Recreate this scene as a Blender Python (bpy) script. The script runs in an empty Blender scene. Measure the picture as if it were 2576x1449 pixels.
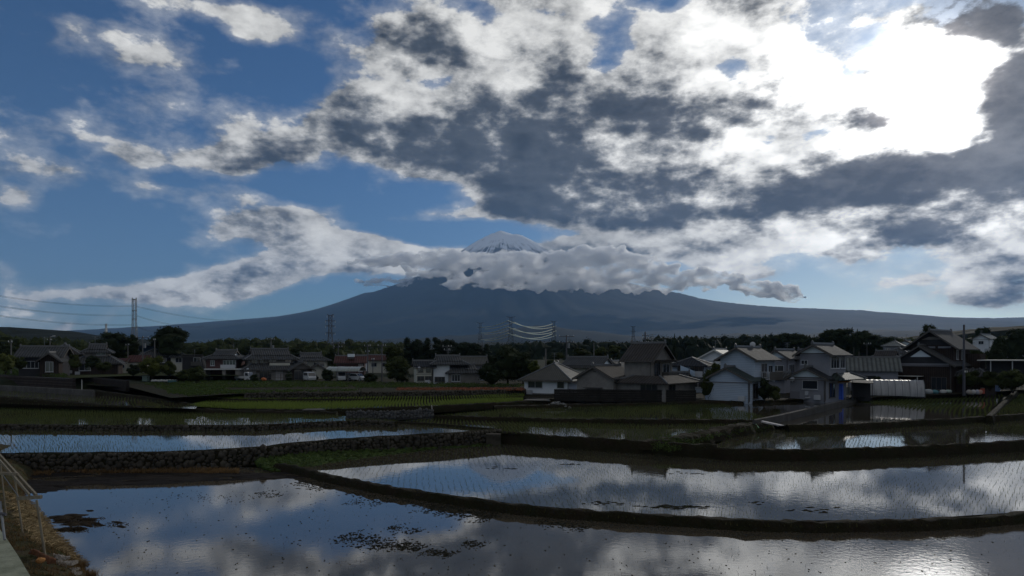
import bpy, bmesh, math, random
from mathutils import Vector, Matrix, noise as mnoise
random.seed(7)
SC = bpy.context.scene
COL = SC.collection
R = math.radians
# ---------------------------------------------------------------- camera
FPX, UC, VH, CAMZ = 1620.0, 1288.0, 897.0, 7.0      # photo pixels at 2576x1449
cam = bpy.data.cameras.new("camera"); camo = bpy.data.objects.new("camera", cam); COL.objects.link(camo)
cam.sensor_width = 36.0; cam.lens = 36.0 * FPX / 2576.0
cam.clip_start = 0.1; cam.clip_end = 80000.0
camo.location = (0, 0, CAMZ); camo.rotation_euler = (R(90), 0, 0)
cam.shift_y = (VH - 724.5) / 2576.0
SC.camera = camo
def pt(u, v, z):                       # ground point seen at photo pixel (u,v) lying at height z
    D = FPX * (CAMZ - z) / (v - VH)
    return Vector(((u - UC) / FPX * D, D, z))
def at(u, D, z=0.0):
    return Vector(((u - UC) / FPX * D, D, z))
def zat(v, D):
    return CAMZ - (v - VH) / FPX * D
def azel(u, v):
    a = math.atan((u - UC) / FPX); return a, math.atan((VH - v) / FPX * math.cos(a))
# ---------------------------------------------------------------- sun + sky
SUN_U, SUN_V = 2330, 215
SAZ, SEL = azel(SUN_U, SUN_V)
sd = Vector((math.sin(SAZ) * math.cos(SEL), math.cos(SAZ) * math.cos(SEL), math.sin(SEL)))
sun = bpy.data.lights.new("sun", 'SUN'); suno = bpy.data.objects.new("sun", sun); COL.objects.link(suno)
sun.energy = 1.5; sun.angle = R(0.5); sun.color = (1.0, 0.95, 0.86)
suno.rotation_euler = (-sd).to_track_quat('-Z', 'Y').to_euler(); suno.location = (0, 0, 60)
SC.view_settings.view_transform = 'Standard'; SC.view_settings.look = 'None'
SC.view_settings.exposure = 0.0; SC.view_settings.gamma = 1.0
cy = SC.cycles
cy.use_denoising = True
cy.max_bounces = 8; cy.diffuse_bounces = 3; cy.glossy_bounces = 4; cy.transmission_bounces = 4
cy.transparent_max_bounces = 8; cy.volume_bounces = 2; cy.caustics_reflective = False; cy.caustics_refractive = False
cy.sample_clamp_indirect = 4.0

class NT:
    def __init__(s, tree): s.t = tree
    def n(s, kind, **kw):
        nd = s.t.nodes.new(kind)
        for k, v in kw.items(): setattr(nd, k, v)
        return nd
    def put(s, sock, v):
        if hasattr(v, 'is_linked') or hasattr(v, 'links'): s.t.links.new(v, sock)
        elif isinstance(v, (tuple, list)) and len(v) == 3 and sock.type == 'RGBA': sock.default_value = (*v, 1)
        else: sock.default_value = v
    def m(s, op, a, b=0.0, c=0.0, clamp=False):
        nd = s.n('ShaderNodeMath', operation=op, use_clamp=clamp)
        s.put(nd.inputs[0], a); s.put(nd.inputs[1], b); s.put(nd.inputs[2], c); return nd.outputs[0]
    def v(s, op, a, b=(0, 0, 0), c=(0, 0, 0), scale=None):
        nd = s.n('ShaderNodeVectorMath', operation=op)
        s.put(nd.inputs[0], a)
        if op != 'SCALE': s.put(nd.inputs[1], b)
        if scale is not None: s.put(nd.inputs['Scale'], scale)
        return nd.outputs['Value'] if op in ('LENGTH', 'DOT_PRODUCT', 'DISTANCE') else nd.outputs[0]
    def noise(s, vec, scale, detail=4.0, rough=0.5, dist=0.0, col=False, lac=2.0):
        nd = s.n('ShaderNodeTexNoise'); s.put(nd.inputs['Vector'], vec)
        nd.inputs['Scale'].default_value = scale; nd.inputs['Detail'].default_value = detail
        nd.inputs['Roughness'].default_value = rough; nd.inputs['Distortion'].default_value = dist
        nd.inputs['Lacunarity'].default_value = lac
        return nd.outputs['Color' if col else 'Fac']
    def rng(s, x, a, b, c=0.0, d=1.0, kind='LINEAR'):
        nd = s.n('ShaderNodeMapRange', interpolation_type=kind)
        for i, q in enumerate((x, a, b, c, d)): s.put(nd.inputs[i], q)
        return nd.outputs[0]
    def mix(s, f, a, b, blend='MIX'):
        nd = s.n('ShaderNodeMix', data_type='RGBA', blend_type=blend)
        s.put(nd.inputs[0], f); s.put(nd.inputs[6], a); s.put(nd.inputs[7], b); return nd.outputs[2]
    def ramp(s, x, pts):
        nd = s.n('ShaderNodeValToRGB'); s.put(nd.inputs[0], x); e = nd.color_ramp.elements
        while len(e) < len(pts): e.new(0.5)
        for q, (p, c) in zip(e, pts): q.position = p; q.color = (*c, 1) if len(c) == 3 else c
        return nd.outputs[0]

w = bpy.data.worlds.new("World"); SC.world = w; w.use_nodes = True
w.node_tree.nodes.clear(); g = NT(w.node_tree)
out = g.n('ShaderNodeOutputWorld'); bg = g.n('ShaderNodeBackground'); w.node_tree.links.new(bg.outputs[0], out.inputs[0])
STR = 0.10; bg.inputs[1].default_value = STR
sky = g.n('ShaderNodeTexSky', sky_type='NISHITA'); sky.sun_disc = False
sky.sun_elevation = SEL; sky.sun_rotation = SAZ; sky.altitude = 150; sky.air_density = 1.0; sky.dust_density = 0.3; sky.ozone_density = 2.5
DIR = g.n('ShaderNodeTexCoord').outputs['Generated']
sp = g.n('ShaderNodeSeparateXYZ'); g.put(sp.inputs[0], DIR)
X, Y, Z = sp.outputs
az = g.m('ARCTAN2', X, Y)
el = g.m('ARCSINE', Z)
cb = g.n('ShaderNodeCombineXYZ'); g.put(cb.inputs[0], az); g.put(cb.inputs[1], el); P0 = cb.outputs[0]
# noise space: direction, flattened vertically so clouds lie in sheets
nd_ = g.v('MULTIPLY', DIR, (1.0, 1.0, 1.9))
wn = g.noise(nd_, 4.0, 5, 0.55, col=True)
wv = g.v('MULTIPLY', g.v('SUBTRACT', wn, (0.5, 0.5, 0.5)), (0.10, 0.05, 0.0))
PW = g.v('ADD', P0, wv)
KPX = 1 / FPX
def blobs(P, L, base=0.0):
    acc = base
    for (cx, cyy, rx, ry, rot, wt) in L:
        a, e = azel(cx, cyy)
        mp = g.n('ShaderNodeMapping', vector_type='TEXTURE'); g.put(mp.inputs[0], P)
        mp.inputs['Location'].default_value = (a, e, 0); mp.inputs['Rotation'].default_value = (0, 0, R(rot))
        k = math.cos(a) ** 1.5
        mp.inputs['Scale'].default_value = (rx * KPX * k * 1.25, ry * KPX * k * 1.25, 1)
        gr = g.n('ShaderNodeTexGradient', gradient_type='SPHERICAL'); g.put(gr.inputs[0], mp.outputs[0])
        acc = g.m('MULTIPLY_ADD', gr.outputs[1], wt, acc)
    return acc
#        cx   cy   rx   ry  rot  weight
COVER = [(1330,110,460,230,0,1.2),(1010,250,400,150,8,1.1),(1100,390,400,120,-4,1.4),(1600,400,560,200,0,1.6),
 (1900,520,800,110,0,1.7),(2330,580,560,85,5,1.5),(1800,110,520,210,0,1.3),(2120,300,420,240,0,1.3),(2520,340,230,300,0,1.5),(2540,170,100,150,0,.9),
 (2440,90,260,120,0,1.0),(1640,560,560,55,0,.7),
 (400,120,150,85,-8,1.15),(520,22,280,62,0,1.5),(650,68,90,55,0,.8),(180,62,48,36,0,.7),(580,130,70,34,50,.7),(385,12,90,30,0,.4),
 (290,412,95,62,0,1.15),(140,428,105,52,0,1.0),(43,488,42,28,0,.8),(570,412,140,48,6,1.1),(700,375,90,35,25,.5),
 (540,515,250,72,-6,1.3),(720,580,260,50,0,1.1),(530,615,110,52,0,.8),(900,600,200,75,-5,1.1),(1110,550,170,32,0,.9),
 (465,665,45,18,0,.8),(360,645,45,14,0,.7),(15,690,110,95,0,1.2),(60,800,230,60,0,.5),(200,352,25,16,0,.5),
 (170,738,130,32,0,.9),(330,738,160,42,0,1.1),(480,732,210,50,7,1.3),(650,688,240,52,13,1.4),(800,652,230,50,13,1.4),(1000,648,300,50,-3,1.3),
 (1500,625,420,60,0,1.3),(1700,600,400,45,0,.8),(2430,700,300,60,0,1.0),(2420,760,300,45,0,1.0),(2250,712,90,22,0,.6),(1940,685,80,22,0,.7),
 (2560,650,160,50,0,.7),
 (1815,195,75,62,0,-1.3),(1520,85,95,40,0,-.8),(1930,350,55,40,0,-1.0),(1680,0,80,28,0,-1.0),(1080,205,80,30,0,-.7),(2545,215,60,60,0,-.6),(1500,160,90,40,20,-1.1),(1700,250,60,40,0,-.9),(1250,180,90,40,0,-.7),(2090,60,90,50,0,-.5),(2070,330,60,26,0,-1.2),(2190,100,60,30,20,-1.0),(1180,20,70,30,0,-.6),(480,445,400,25,0,-.7),(1280,582,300,36,0,-3.0),(1560,580,160,16,0,-1.0),(330,560,120,40,0,-.6),(750,480,120,40,0,-.6),(1050,500,330,40,-6,-.5)]
DARK = [(1050,400,330,90,-3,1.3),(1380,320,260,150,10,1.2),(1420,215,230,70,15,.8),(930,262,280,62,0,1.0),(1900,500,900,95,0,1.25),(1640,300,230,85,0,1.0),
 (1935,235,125,85,0,1.5),(2310,440,300,130,-5,1.3),(2190,300,130,50,-15,2.2),(2500,330,150,150,0,1.3),(2460,560,420,80,3,1.4),(2240,610,420,42,3,1.0),
 (550,545,230,34,2,1.2),(690,603,170,24,3,1.0),(720,655,300,30,14,1.3),(480,742,240,28,8,1.1),(920,680,230,24,-3,1.1),
 (2420,80,110,120,0,2.2),(2530,150,100,160,0,3.0),(2540,340,120,150,0,2.6),(2500,40,120,60,0,2.0),(2480,15,180,55,0,1.2),(1180,90,260,90,15,.8),(1850,25,130,50,0,.5),(2440,682,110,22,10,.9),(2540,710,90,22,0,.6),(150,432,80,26,0,.5),(20,720,90,50,0,.5),
 (1400,650,300,28,0,.6),(400,140,90,30,0,.25),(1050,60,120,120,0,.5),
 (1800,170,70,50,0,-.8),(1560,596,330,34,0,-2.0),(1330,575,300,40,0,-1.2),(1700,400,160,40,0,-.8),(2060,360,260,90,0,-1.2),(1750,60,300,60,0,-.6),(1650,180,120,60,0,-.6)]
cov = blobs(PW, COVER)
def vor(vec, scale, detail):
    nd = g.n('ShaderNodeTexVoronoi', feature='F1', normalize=True); g.put(nd.inputs['Vector'], vec); nd.inputs['Scale'].default_value = scale
    nd.inputs['Detail'].default_value = detail; nd.inputs['Roughness'].default_value = .55; nd.inputs['Lacunarity'].default_value = 2.3
    return nd.outputs['Distance']
def field(vec, d1, d2):
    f = g.noise(vec, 4.6, d1, 0.60); q = vor(g.v('ADD', vec, g.v('SCALE', g.noise(vec, 14.0, 2, .5, col=True), scale=.035)), 13.0, d2)
    return g.m('ADD', g.m('MULTIPLY', g.m('SUBTRACT', f, 0.5), FB), g.m('MULTIPLY', g.m('SUBTRACT', 0.30, q), FV))
FB, FV = 5.5, 1.3
tov = g.v('NORMALIZE', g.v('ADD', g.v('SUBTRACT', tuple(sd), DIR), (0, 0, .30)))
h0 = field(nd_, 9, 3)
h1 = field(g.v('ADD', nd_, g.v('SCALE', tov, scale=0.024)), 6, 2)
lo = g.noise(nd_, 1.6, 3, 0.5)
covn = g.m('ADD', cov, h0)
behind = g.rng(g.m('ABSOLUTE', az), R(42), R(75), 0.0, 1.0, 'SMOOTHSTEP')
covn = g.m('ADD', covn, g.m('MULTIPLY', behind, g.m('SUBTRACT', g.m('MULTIPLY', lo, 2.0), 0.35)))  # unseen cloud cover behind the camera, added to grey the ambient light
above = g.rng(el, R(36), R(60), 0.0, 0.6, 'SMOOTHSTEP')
covn = g.m('ADD', covn, above)
dens = g.m('MAXIMUM', g.rng(covn, 0.55, 0.95, 0, 1, 'SMOOTHSTEP'), g.rng(covn, 0.05, 1.0, 0, 0.45, 'SMOOTHSTEP'))
# shading: dark bellies, lit rims on the side of the sun
drk = blobs(PW, DARK)
rim = g.m('MULTIPLY', g.m('SUBTRACT', h0, h1), 0.95)
mid = g.m('MULTIPLY', g.m('SUBTRACT', g.noise(g.v('ADD', nd_, (3.1, 1.7, .4)), 8.0, 7, 0.62), 0.5), 4.4)
thick = g.m('ADD', g.m('ADD', g.m('MULTIPLY', g.rng(covn, 0.55, 2.4), 0.50), g.m('MULTIPLY', drk, 0.40)), g.m('ADD', g.m('MULTIPLY', mid, 0.72), g.m('MULTIPLY', h0, 0.40)))
thick = g.m('SUBTRACT', thick, rim)
tk = g.rng(thick, 0.16, 1.15, 0, 1, 'SMOOTHSTEP')
tone = g.rng(g.m('ADD', mid, g.m('MULTIPLY', rim, -1.0)), -0.8, 0.8, 1.75, 0.52)
ang = g.m('ARCCOSINE', g.v('DOT_PRODUCT', DIR, tuple(sd)))
glow = g.m('POWER', 2.71828, g.m('MULTIPLY', ang, -6.5))
core = g.m('POWER', 2.71828, g.m('MULTIPLY', g.m('POWER', ang, 2.0), -360.0))
thin = g.v('ADD', g.v('SCALE', (1.0, .99, .96), scale=g.m("ADD", g.m("MULTIPLY", glow, 1.8), g.m('MULTIPLY', core, 6.0))), (.50, .495, .475))
dk = g.v('ADD', g.v('SCALE', (1.0, .92, .88), scale=g.m('ADD', g.m('MULTIPLY', glow, 0.24), g.m('MULTIPLY', g.m('POWER', core, 1.7), 2.6))), (.060, .067, .076))
cloud = g.v('SCALE', g.mix(tk, thin, dk), scale=tone)
# clear sky: the Nishita sky, whitened by thin veil round the sun
skyc = g.v('SCALE', sky.outputs[0], scale=STR)
skyc = g.v('MULTIPLY', skyc, SKYMUL if 'SKYMUL' in globals() else (0.21, 0.37, 0.54))
skyc = g.v('ADD', skyc, g.v('SCALE', (1, 1, 1), scale=g.m('ADD', g.m('MULTIPLY', core, 5.0), g.m('MULTIPLY', g.m('POWER', glow, 1.6), .9))))
low = g.m('MULTIPLY', g.m('POWER', 2.71828, g.m('MULTIPLY', g.m('MAXIMUM', el, 0.0), -9.0)), g.m('POWER', 2.71828, g.m('MULTIPLY', g.m('POWER', g.m('SUBTRACT', az, SAZ), 2.0), -6.0)))
skyc = g.v('ADD', skyc, g.v('SCALE', (1.0, .97, .86), scale=g.m('MULTIPLY', low, 1.0)))
skyc = g.v('ADD', skyc, g.v('SCALE', (.085, .085, .075), scale=g.m('POWER', 2.71828, g.m('MULTIPLY', g.m('MAXIMUM', el, 0.0), -8.0))))
thin = None
cloud = g.v('ADD', cloud, g.v('SCALE', (1.0, .98, .9), scale=g.m('MULTIPLY', g.m('MULTIPLY', low, g.m('SUBTRACT', 1.0, tk)), .5)))
allc = g.mix(dens, skyc, cloud)
g.put(bg.inputs[0], g.v('SCALE', allc, scale=1.0 / STR))
w.cycles.sampling_method = 'MANUAL'; w.cycles.sample_map_resolution = 512
# ---------------------------------------------------------------- materials
MATS = {}
def mat(name, col, rough=0.8, var=0.0, vscale=1.0, col2=None, bump=0.0, bscale=20.0, metal=0.0, ior=1.45, spec=None, stripes=None, obj=True, trans=0.0, stretch=(1, 1, 1), bdist=0.02, detail=5):
    if name in MATS: return MATS[name]
    mt = bpy.data.materials.new(name); mt.use_nodes = True
    t = mt.node_tree; t.nodes.clear(); k = NT(t)
    o = k.n('ShaderNodeOutputMaterial'); b = k.n('ShaderNodeBsdfPrincipled'); t.links.new(b.outputs[0], o.inputs[0])
    b.inputs['Roughness'].default_value = rough; b.inputs['Metallic'].default_value = metal; b.inputs['IOR'].default_value = ior
    if spec is None and rough >= .75: spec = .12
    if spec is not None: b.inputs['Specular IOR Level'].default_value = spec
    tc = k.n('ShaderNodeTexCoord').outputs['Object'] if obj else k.n('ShaderNodeNewGeometry').outputs['Position']
    tc = k.v('MULTIPLY', tc, stretch)
    c = (*col, 1)
    c1 = k.n('ShaderNodeRGB'); c1.outputs[0].default_value = c; cc = c1.outputs[0]
    if var or col2:
        nz = k.noise(tc, vscale, detail, 0.6)
        f = k.rng(nz, 0.35, 0.65)
        c2 = col2 or tuple(x * (1 - var) for x in col)
        cc = k.mix(f, cc, c2)
        if col2 and var:
            nz2 = k.noise(tc, vscale * 4.3, 3, 0.6)
            cc = k.mix(k.rng(nz2, 0.3, 0.7, 0, var), cc, tuple(x * 0.4 for x in col))
    hsum = None
    if stripes:        # (axis index, period, depth, darkening)
        ax, per, dep, dk_ = stripes
        s2 = k.n('ShaderNodeSeparateXYZ'); k.put(s2.inputs[0], tc)
        wv_ = k.m('SINE', k.m('MULTIPLY', s2.outputs[ax], 2 * math.pi / per))
        h01 = k.m('MULTIPLY_ADD', wv_, 0.5, 0.5)
        cc = k.mix(k.m('MULTIPLY', k.rng(h01, 0.0, 0.65, 1.0, 0.0), dk_), cc, tuple(x * 0.25 for x in col))
        hsum = k.m('MULTIPLY', h01, dep)
    if bump:
        bn = k.m('MULTIPLY', k.noise(tc, bscale, 4, 0.6), bump * bdist)
        hsum = bn if hsum is None else k.m('ADD', hsum, bn)
    if hsum is not None:
        bp = k.n('ShaderNodeBump'); bp.inputs['Strength'].default_value = 1.0; bp.inputs['Distance'].default_value = 1.0
        k.put(bp.inputs['Height'], hsum); t.links.new(bp.outputs[0], b.inputs['Normal'])
    t.links.new(cc, b.inputs['Base Color'])
    if trans:
        tr = k.n('ShaderNodeBsdfTranslucent'); t.links.new(cc, tr.inputs[0]); ms = k.n('ShaderNodeMixShader'); ms.inputs[0].default_value = trans
        t.links.new(b.outputs[0], ms.inputs[1]); t.links.new(tr.outputs[0], ms.inputs[2]); t.links.new(ms.outputs[0], o.inputs[0])
    MATS[name] = mt
    return mt
def water_mat(name, bed, bed2, rip, rough, sc=2.2, breeze=1.0):
    mt = bpy.data.materials.new(name); mt.use_nodes = True; t = mt.node_tree; t.nodes.clear(); k = NT(t)
    o = k.n('ShaderNodeOutputMaterial'); b = k.n('ShaderNodeBsdfPrincipled'); t.links.new(b.outputs[0], o.inputs[0])
    pos = k.n('ShaderNodeNewGeometry').outputs['Position']
    nz = k.noise(pos, 0.35, 5, 0.6)
    k.put(b.inputs['Base Color'], k.mix(k.rng(nz, 0.35, 0.65), bed, bed2))
    b.inputs['Roughness'].default_value = rough; b.inputs['IOR'].default_value = 2.25
    h = k.m('ADD', k.noise(pos, sc, 3, 0.5), k.m('MULTIPLY', k.noise(pos, sc * 5, 3, 0.5), 0.22))
    calm = k.rng(k.noise(pos, 0.11, 2, 0.5), 0.38, 0.62, 0.35, 1.25)     # breeze patches
    sx = k.n('ShaderNodeSeparateXYZ'); k.put(sx.inputs[0], pos); calm = k.m('MULTIPLY', calm, k.rng(sx.outputs[0], 3.0, 15.0, 1.0, breeze))
    bp = k.n('ShaderNodeBump'); bp.inputs['Strength'].default_value = 1.0; bp.inputs['Distance'].default_value = 1.0
    k.put(bp.inputs['Height'], k.m('MULTIPLY', k.m('MULTIPLY', h, rip), calm)); t.links.new(bp.outputs[0], b.inputs['Normal'])
    return mt
M_WATER = water_mat('pond_water', (.036, .032, .022), (.048, .042, .030), 0.0016, 0.025, 2.2, 1.5)
M_WATERN = water_mat('pond_water_near', (.050, .042, .030), (.068, .056, .040), 0.0011, 0.018, 4.5, 3.4)
M_EARTH = mat('earth', (.022, .016, .010), .95, .5, .9, col2=(.014, .016, .006), bump=1, bscale=7, bdist=.14, obj=False)
M_MUD = mat('mud', (.016, .011, .007), .85, .5, .5, col2=(.009, .007, .005), bump=1, bscale=7, bdist=.03, obj=False)
M_GRASSY = mat('grassy_ground', (.032, .045, .012), .95, .4, .8, col2=(.030, .030, .012), bump=1, bscale=9, bdist=.06, obj=False)
M_GREEN = mat('young_rice', (.14, .19, .035), .8, .2, 2.0, obj=False, trans=.35)
M_RICE = mat('seedling_green', (.075, .095, .026), .8, .3, 2.0, obj=False, trans=.35)
M_GRASS = mat('grass_blades', (.065, .075, .022), .85, .5, .7, col2=(.10, .080, .035), obj=False, trans=.3)
M_DRY = mat('dry_grass', (.20, .12, .055), .9, .4, 2.0, col2=(.11, .07, .03), obj=False, trans=.25)
M_WEED = mat('weed_leaves', (.060, .095, .022), .8, .4, 1.2, col2=(.045, .065, .02), obj=False, trans=.3)
M_CONC = mat('concrete', (.095, .092, .085), .9, .3, .7, col2=(.060, .056, .052), bump=.5, bscale=12, obj=False)
M_STONE = mat('field_stone', (.070, .062, .050), .9, .4, 1.4, col2=(.028, .025, .020), bump=1, bscale=9, bdist=.02, obj=False)
M_DARKW = mat('weathered_dark_timber', (.022, .020, .018), .8, .4, 1.5, bump=.5, bscale=15)
# ---------------------------------------------------------------- mesh building
def tag(o, label=None, cat=None, group=None, kind=None):
    if label: o['label'] = label
    if cat: o['category'] = cat
    if group: o['group'] = group
    if kind: o['kind'] = kind
    return o
class MB:
    def __init__(s): s.v = []; s.f = []; s.m = []; s.mi = 0
    def face(s, pts, mi=None):
        b = len(s.v); s.v.extend(tuple(p) for p in pts); s.f.append(tuple(range(b, b + len(pts)))); s.m.append(s.mi if mi is None else mi)
    def box(s, x0, x1, y0, y1, z0, z1, M=None):
        c = [Vector((x, y, z)) for z in (z0, z1) for (x, y) in ((x0, y0), (x1, y0), (x1, y1), (x0, y1))]
        if M is not None: c = [M @ q for q in c]
        b = len(s.v); s.v.extend(tuple(q) for q in c)
        for f in ((0, 3, 2, 1), (4, 5, 6, 7), (0, 1, 5, 4), (1, 2, 6, 5), (2, 3, 7, 6), (3, 0, 4, 7)):
            s.f.append(tuple(b + i for i in f)); s.m.append(s.mi)
        return s
    def prism(s, poly, axis_vec, M=None):       # extrude a planar polygon by a vector
        a = [Vector(p) for p in poly]; c = a + [p + Vector(axis_vec) for p in a]
        if M is not None: c = [M @ q for q in c]
        b = len(s.v); n = len(a); s.v.extend(tuple(q) for q in c)
        s.f.append(tuple(range(b + n - 1, b - 1, -1))); s.m.append(s.mi)
        s.f.append(tuple(range(b + n, b + 2 * n))); s.m.append(s.mi)
        for i in range(n):
            j = (i + 1) % n; s.f.append((b + i, b + j, b + n + j, b + n + i)); s.m.append(s.mi)
        return s
    def tube(s, p, q, r0, r1=None, n=6, cap=True):
        p, q = Vector(p), Vector(q); r1 = r0 if r1 is None else r1
        d = (q - p)
        if d.length < 1e-6: return s
        d.normalize(); a = d.orthogonal().normalized(); e = d.cross(a)
        b = len(s.v)
        for (c, r) in ((p, r0), (q, r1)):
            for i in range(n):
                t = 2 * math.pi * i / n; s.v.append(tuple(c + (a * math.cos(t) + e * math.sin(t)) * r))
        for i in range(n):
            j = (i + 1) % n; s.f.append((b + i, b + j, b + n + j, b + n + i)); s.m.append(s.mi)
        if cap:
            s.f.append(tuple(range(b + n - 1, b - 1, -1))); s.m.append(s.mi); s.f.append(tuple(range(b + n, b + 2 * n))); s.m.append(s.mi)
        return s
    def path(s, pts, r, n=5):
        for a, b in zip(pts[:-1], pts[1:]): s.tube(a, b, r, r, n)
        return s
    def blob(s, c, rx, ry, rz, jit=0.25, rot=0.0, rnd=random, sub=0):
        base = ICO if sub == 0 else ICO2
        b = len(s.v); cr, sr = math.cos(rot), math.sin(rot)
        for (x, y, z) in base[0]:
            k = 1 + rnd.uniform(-jit, jit); X, Y, Z = x * rx * k, y * ry * k, z * rz * k
            s.v.append((c[0] + X * cr - Y * sr, c[1] + X * sr + Y * cr, c[2] + Z))
        for f in base[1]: s.f.append(tuple(b + i for i in f)); s.m.append(s.mi)
        return s
    def build(s, name, mats, parent=None, smooth=False):
        me = bpy.data.meshes.new(name); me.from_pydata(s.v, [], s.f)
        for m_ in (mats if isinstance(mats, (list, tuple)) else [mats]): me.materials.append(m_)
        if any(s.m): me.polygons.foreach_set('material_index', s.m)
        if smooth: me.polygons.foreach_set('use_smooth', [True] * len(s.f))
        me.update(); o = bpy.data.objects.new(name, me); COL.objects.link(o)
        if parent: o.parent = parent
        return o
def ico(sub):
    bm = bmesh.new(); bmesh.ops.create_icosphere(bm, subdivisions=sub, radius=1)
    r = ([tuple(v.co) for v in bm.verts], [tuple(v.index for v in f.verts) for f in bm.faces]); bm.free(); return r
ICO, ICO2 = ico(1), ico(2)
def empty(name, loc, rz=0.0, label=None, cat=None, group=None):
    o = bpy.data.objects.new(name, None); o.location = loc; o.rotation_euler = (0, 0, rz); o.empty_display_size = .3
    COL.objects.link(o); return tag(o, label, cat, group)
def copy_tree(o, loc=None, rz=None, sc=None, label=None, parent=None):
    c = o.copy(); COL.objects.link(c)
    if parent: c.parent = parent
    if loc is not None: c.location = loc
    if rz is not None: c.rotation_euler = (0, 0, rz)
    if sc is not None: c.scale = sc if isinstance(sc, (tuple, list)) else (sc, sc, sc)
    if label: c['label'] = label
    for ch in [q for q in COL.objects if q.parent is o]: copy_tree(ch, parent=c)
    return c
# ---------------------------------------------------------------- the land
def smooth01(t): t = max(0, min(1, t)); return t * t * (3 - 2 * t)
def interp(x, xs, ys):
    if x <= xs[0]: return ys[0]
    for a, b, c, d in zip(xs[:-1], xs[1:], ys[:-1], ys[1:]):
        if x <= b: return c + (d - c) * (x - a) / (b - a)
    return ys[-1]
def plateau(u): return interp(u, [150, 420, 1250, 1420], [3.4, 2.15, 2.15, 1.35])
def ground_h(u, D):
    if D < 60: return -0.6
    p = plateau(u)
    if D < 104: return -0.6 + (0.9 if D > 84 else 0) + 0.3 * smooth01((D - 60) / 40)
    if D < 112: return 0.6 + (p - 0.6) * smooth01((D - 104) / 8)
    base = interp(D, [112, 180, 350, 800, 2000, 5000, 9000, 30000], [0, .4, 3.5, 9, 20, 80, 190, 60]) + p
    side = interp(u, [-800, -100, 350], [22, 10, 0]) + interp(u, [2300, 2600, 3200], [0, 9, 24])
    return base + side * smooth01((D - 150) / 500)
gm = MB()
Ds = [-40, 0, 10, 20, 40, 60, 84, 86, 95, 104, 107, 110, 112, 125, 145, 170, 200, 240, 300, 370, 460, 600, 800, 1100, 1500, 2100, 3000, 4500, 6500, 9000, 13000, 20000, 32000]
Us = list(range(-3600, 6400, 200))
for D in Ds:
    DD = max(D, 60)
    for u in Us:
        x = (u - UC) / FPX * DD; gm.v.append((x, D, ground_h(u, D) + (0 if D < 200 else mnoise.noise(Vector((x / 220, D / 220, 0))) * min(4, D / 250))))
nU = len(Us)
for i in range(len(Ds) - 1):
    for j in range(nU - 1):
        gm.f.append((i * nU + j, i * nU + j + 1, (i + 1) * nU + j + 1, (i + 1) * nU + j)); gm.m.append(0)
tag(gm.build('ground', mat('ground_soil', (.020, .024, .011), .95, .3, .02, col2=(.015, .018, .009), bump=1, bscale=.8, bdist=.2, obj=False)), kind='structure')
def sheet(name, pts, z, m_, kind='structure'):
    mb = MB(); mb.face([pt(u, v, z) for (u, v) in pts]); o = mb.build(name, m_)
    me = o.data                                   # triangulated cleanly, facing up
    bm = bmesh.new(); bm.from_mesh(me)
    for f in bm.faces:
        if f.normal.z < 0: f.normal_flip()
    bmesh.ops.triangulate(bm, faces=bm.faces[:]); bm.to_mesh(me); bm.free()
    return tag(o, kind=kind)
POLY = {
 'A': (0.0, [(-900,1170),(0,1176),(475,1176),(760,1176),(820,1196),(1000,1232),(1300,1274),(1600,1300),(1900,1314),(2250,1310),(2576,1293),(2800,1280),(3600,2300),(-1400,2300)]),
 'B': (0.06, [(742,1180),(720,1166),(858,1144),(950,1130),(1100,1112),(1262,1104),(1400,1112),(1806,1138),(2100,1138),(2348,1130),(2576,1113),(2800,1096),(2800,1275),(2576,1288),(2250,1308),(1900,1310),(1600,1294),(1300,1268),(1000,1226),(820,1192)]),
 'D': (0.95, [(-500,1081),(300,1080),(644,1076),(950,1064),(1060,1062),(1224,1076),(1258,1084),(1133,1092),(950,1101),(800,1112),(670,1127),(550,1136),(264,1144),(-500,1147)]),
 'E': (1.22, [(-500,1022),(0,1025),(281,1032),(562,1040),(729,1040),(816,1043),(904,1050),(1006,1060),(980,1063),(934,1060),(797,1064),(644,1072),(300,1073),(-500,1071)]),
 'F': (1.75, [(-500,966),(0,981),(239,993),(380,1006),(497,1021),(492,1028),(281,1024),(0,1016),(-500,996)]),
 'N': (1.15, [(1089,1050),(1160,1040),(1300,1028),(1372,1025),(1560,1020),(1750,1015),(1900,1011),(2118,1001),(2113,1012),(1895,1058),(1773,1058),(1409,1056),(1096,1049)]),
 'G': (0.90, [(1011,1060),(1096,1050),(1409,1058),(1773,1060),(1890,1062),(1780,1085),(1640,1110),(1500,1104),(1262,1090),(1224,1078)]),
 'H': (0.50, [(1880,1076),(1979,1072),(2252,1067),(2467,1054),(2576,1048),(2800,1034),(2800,1098),(2576,1113),(2491,1118),(2300,1127),(2060,1136),(1812,1136),(1790,1125)]),
 'I': (0.85, [(1905,1066),(2113,1016),(2178,999),(2320,998),(2420,990),(2534,981),(2505,1020),(2481,1048),(2309,1060),(2143,1069),(1990,1073)]),
 'J': (1.0, [(2500,1046),(2566,992),(2600,984),(2900,980),(2900,1024),(2576,1042)]),
 'T1': (1.5, [(470,1022),(520,1009),(604,1010),(800,1009),(1100,1004),(1316,1001),(1316,1008),(1240,1014),(1088,1022),(800,1031),(604,1029)]),
 'T2': (1.7, [(440,1001),(604,998),(900,998),(1250,991),(1319,989),(1319,997),(1200,1000),(900,1005),(604,1005)]),
}
for k_, (z, P) in POLY.items():
    sheet('paddy_water', P, z, M_WATERN if k_ == 'A' else M_WATER)
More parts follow.
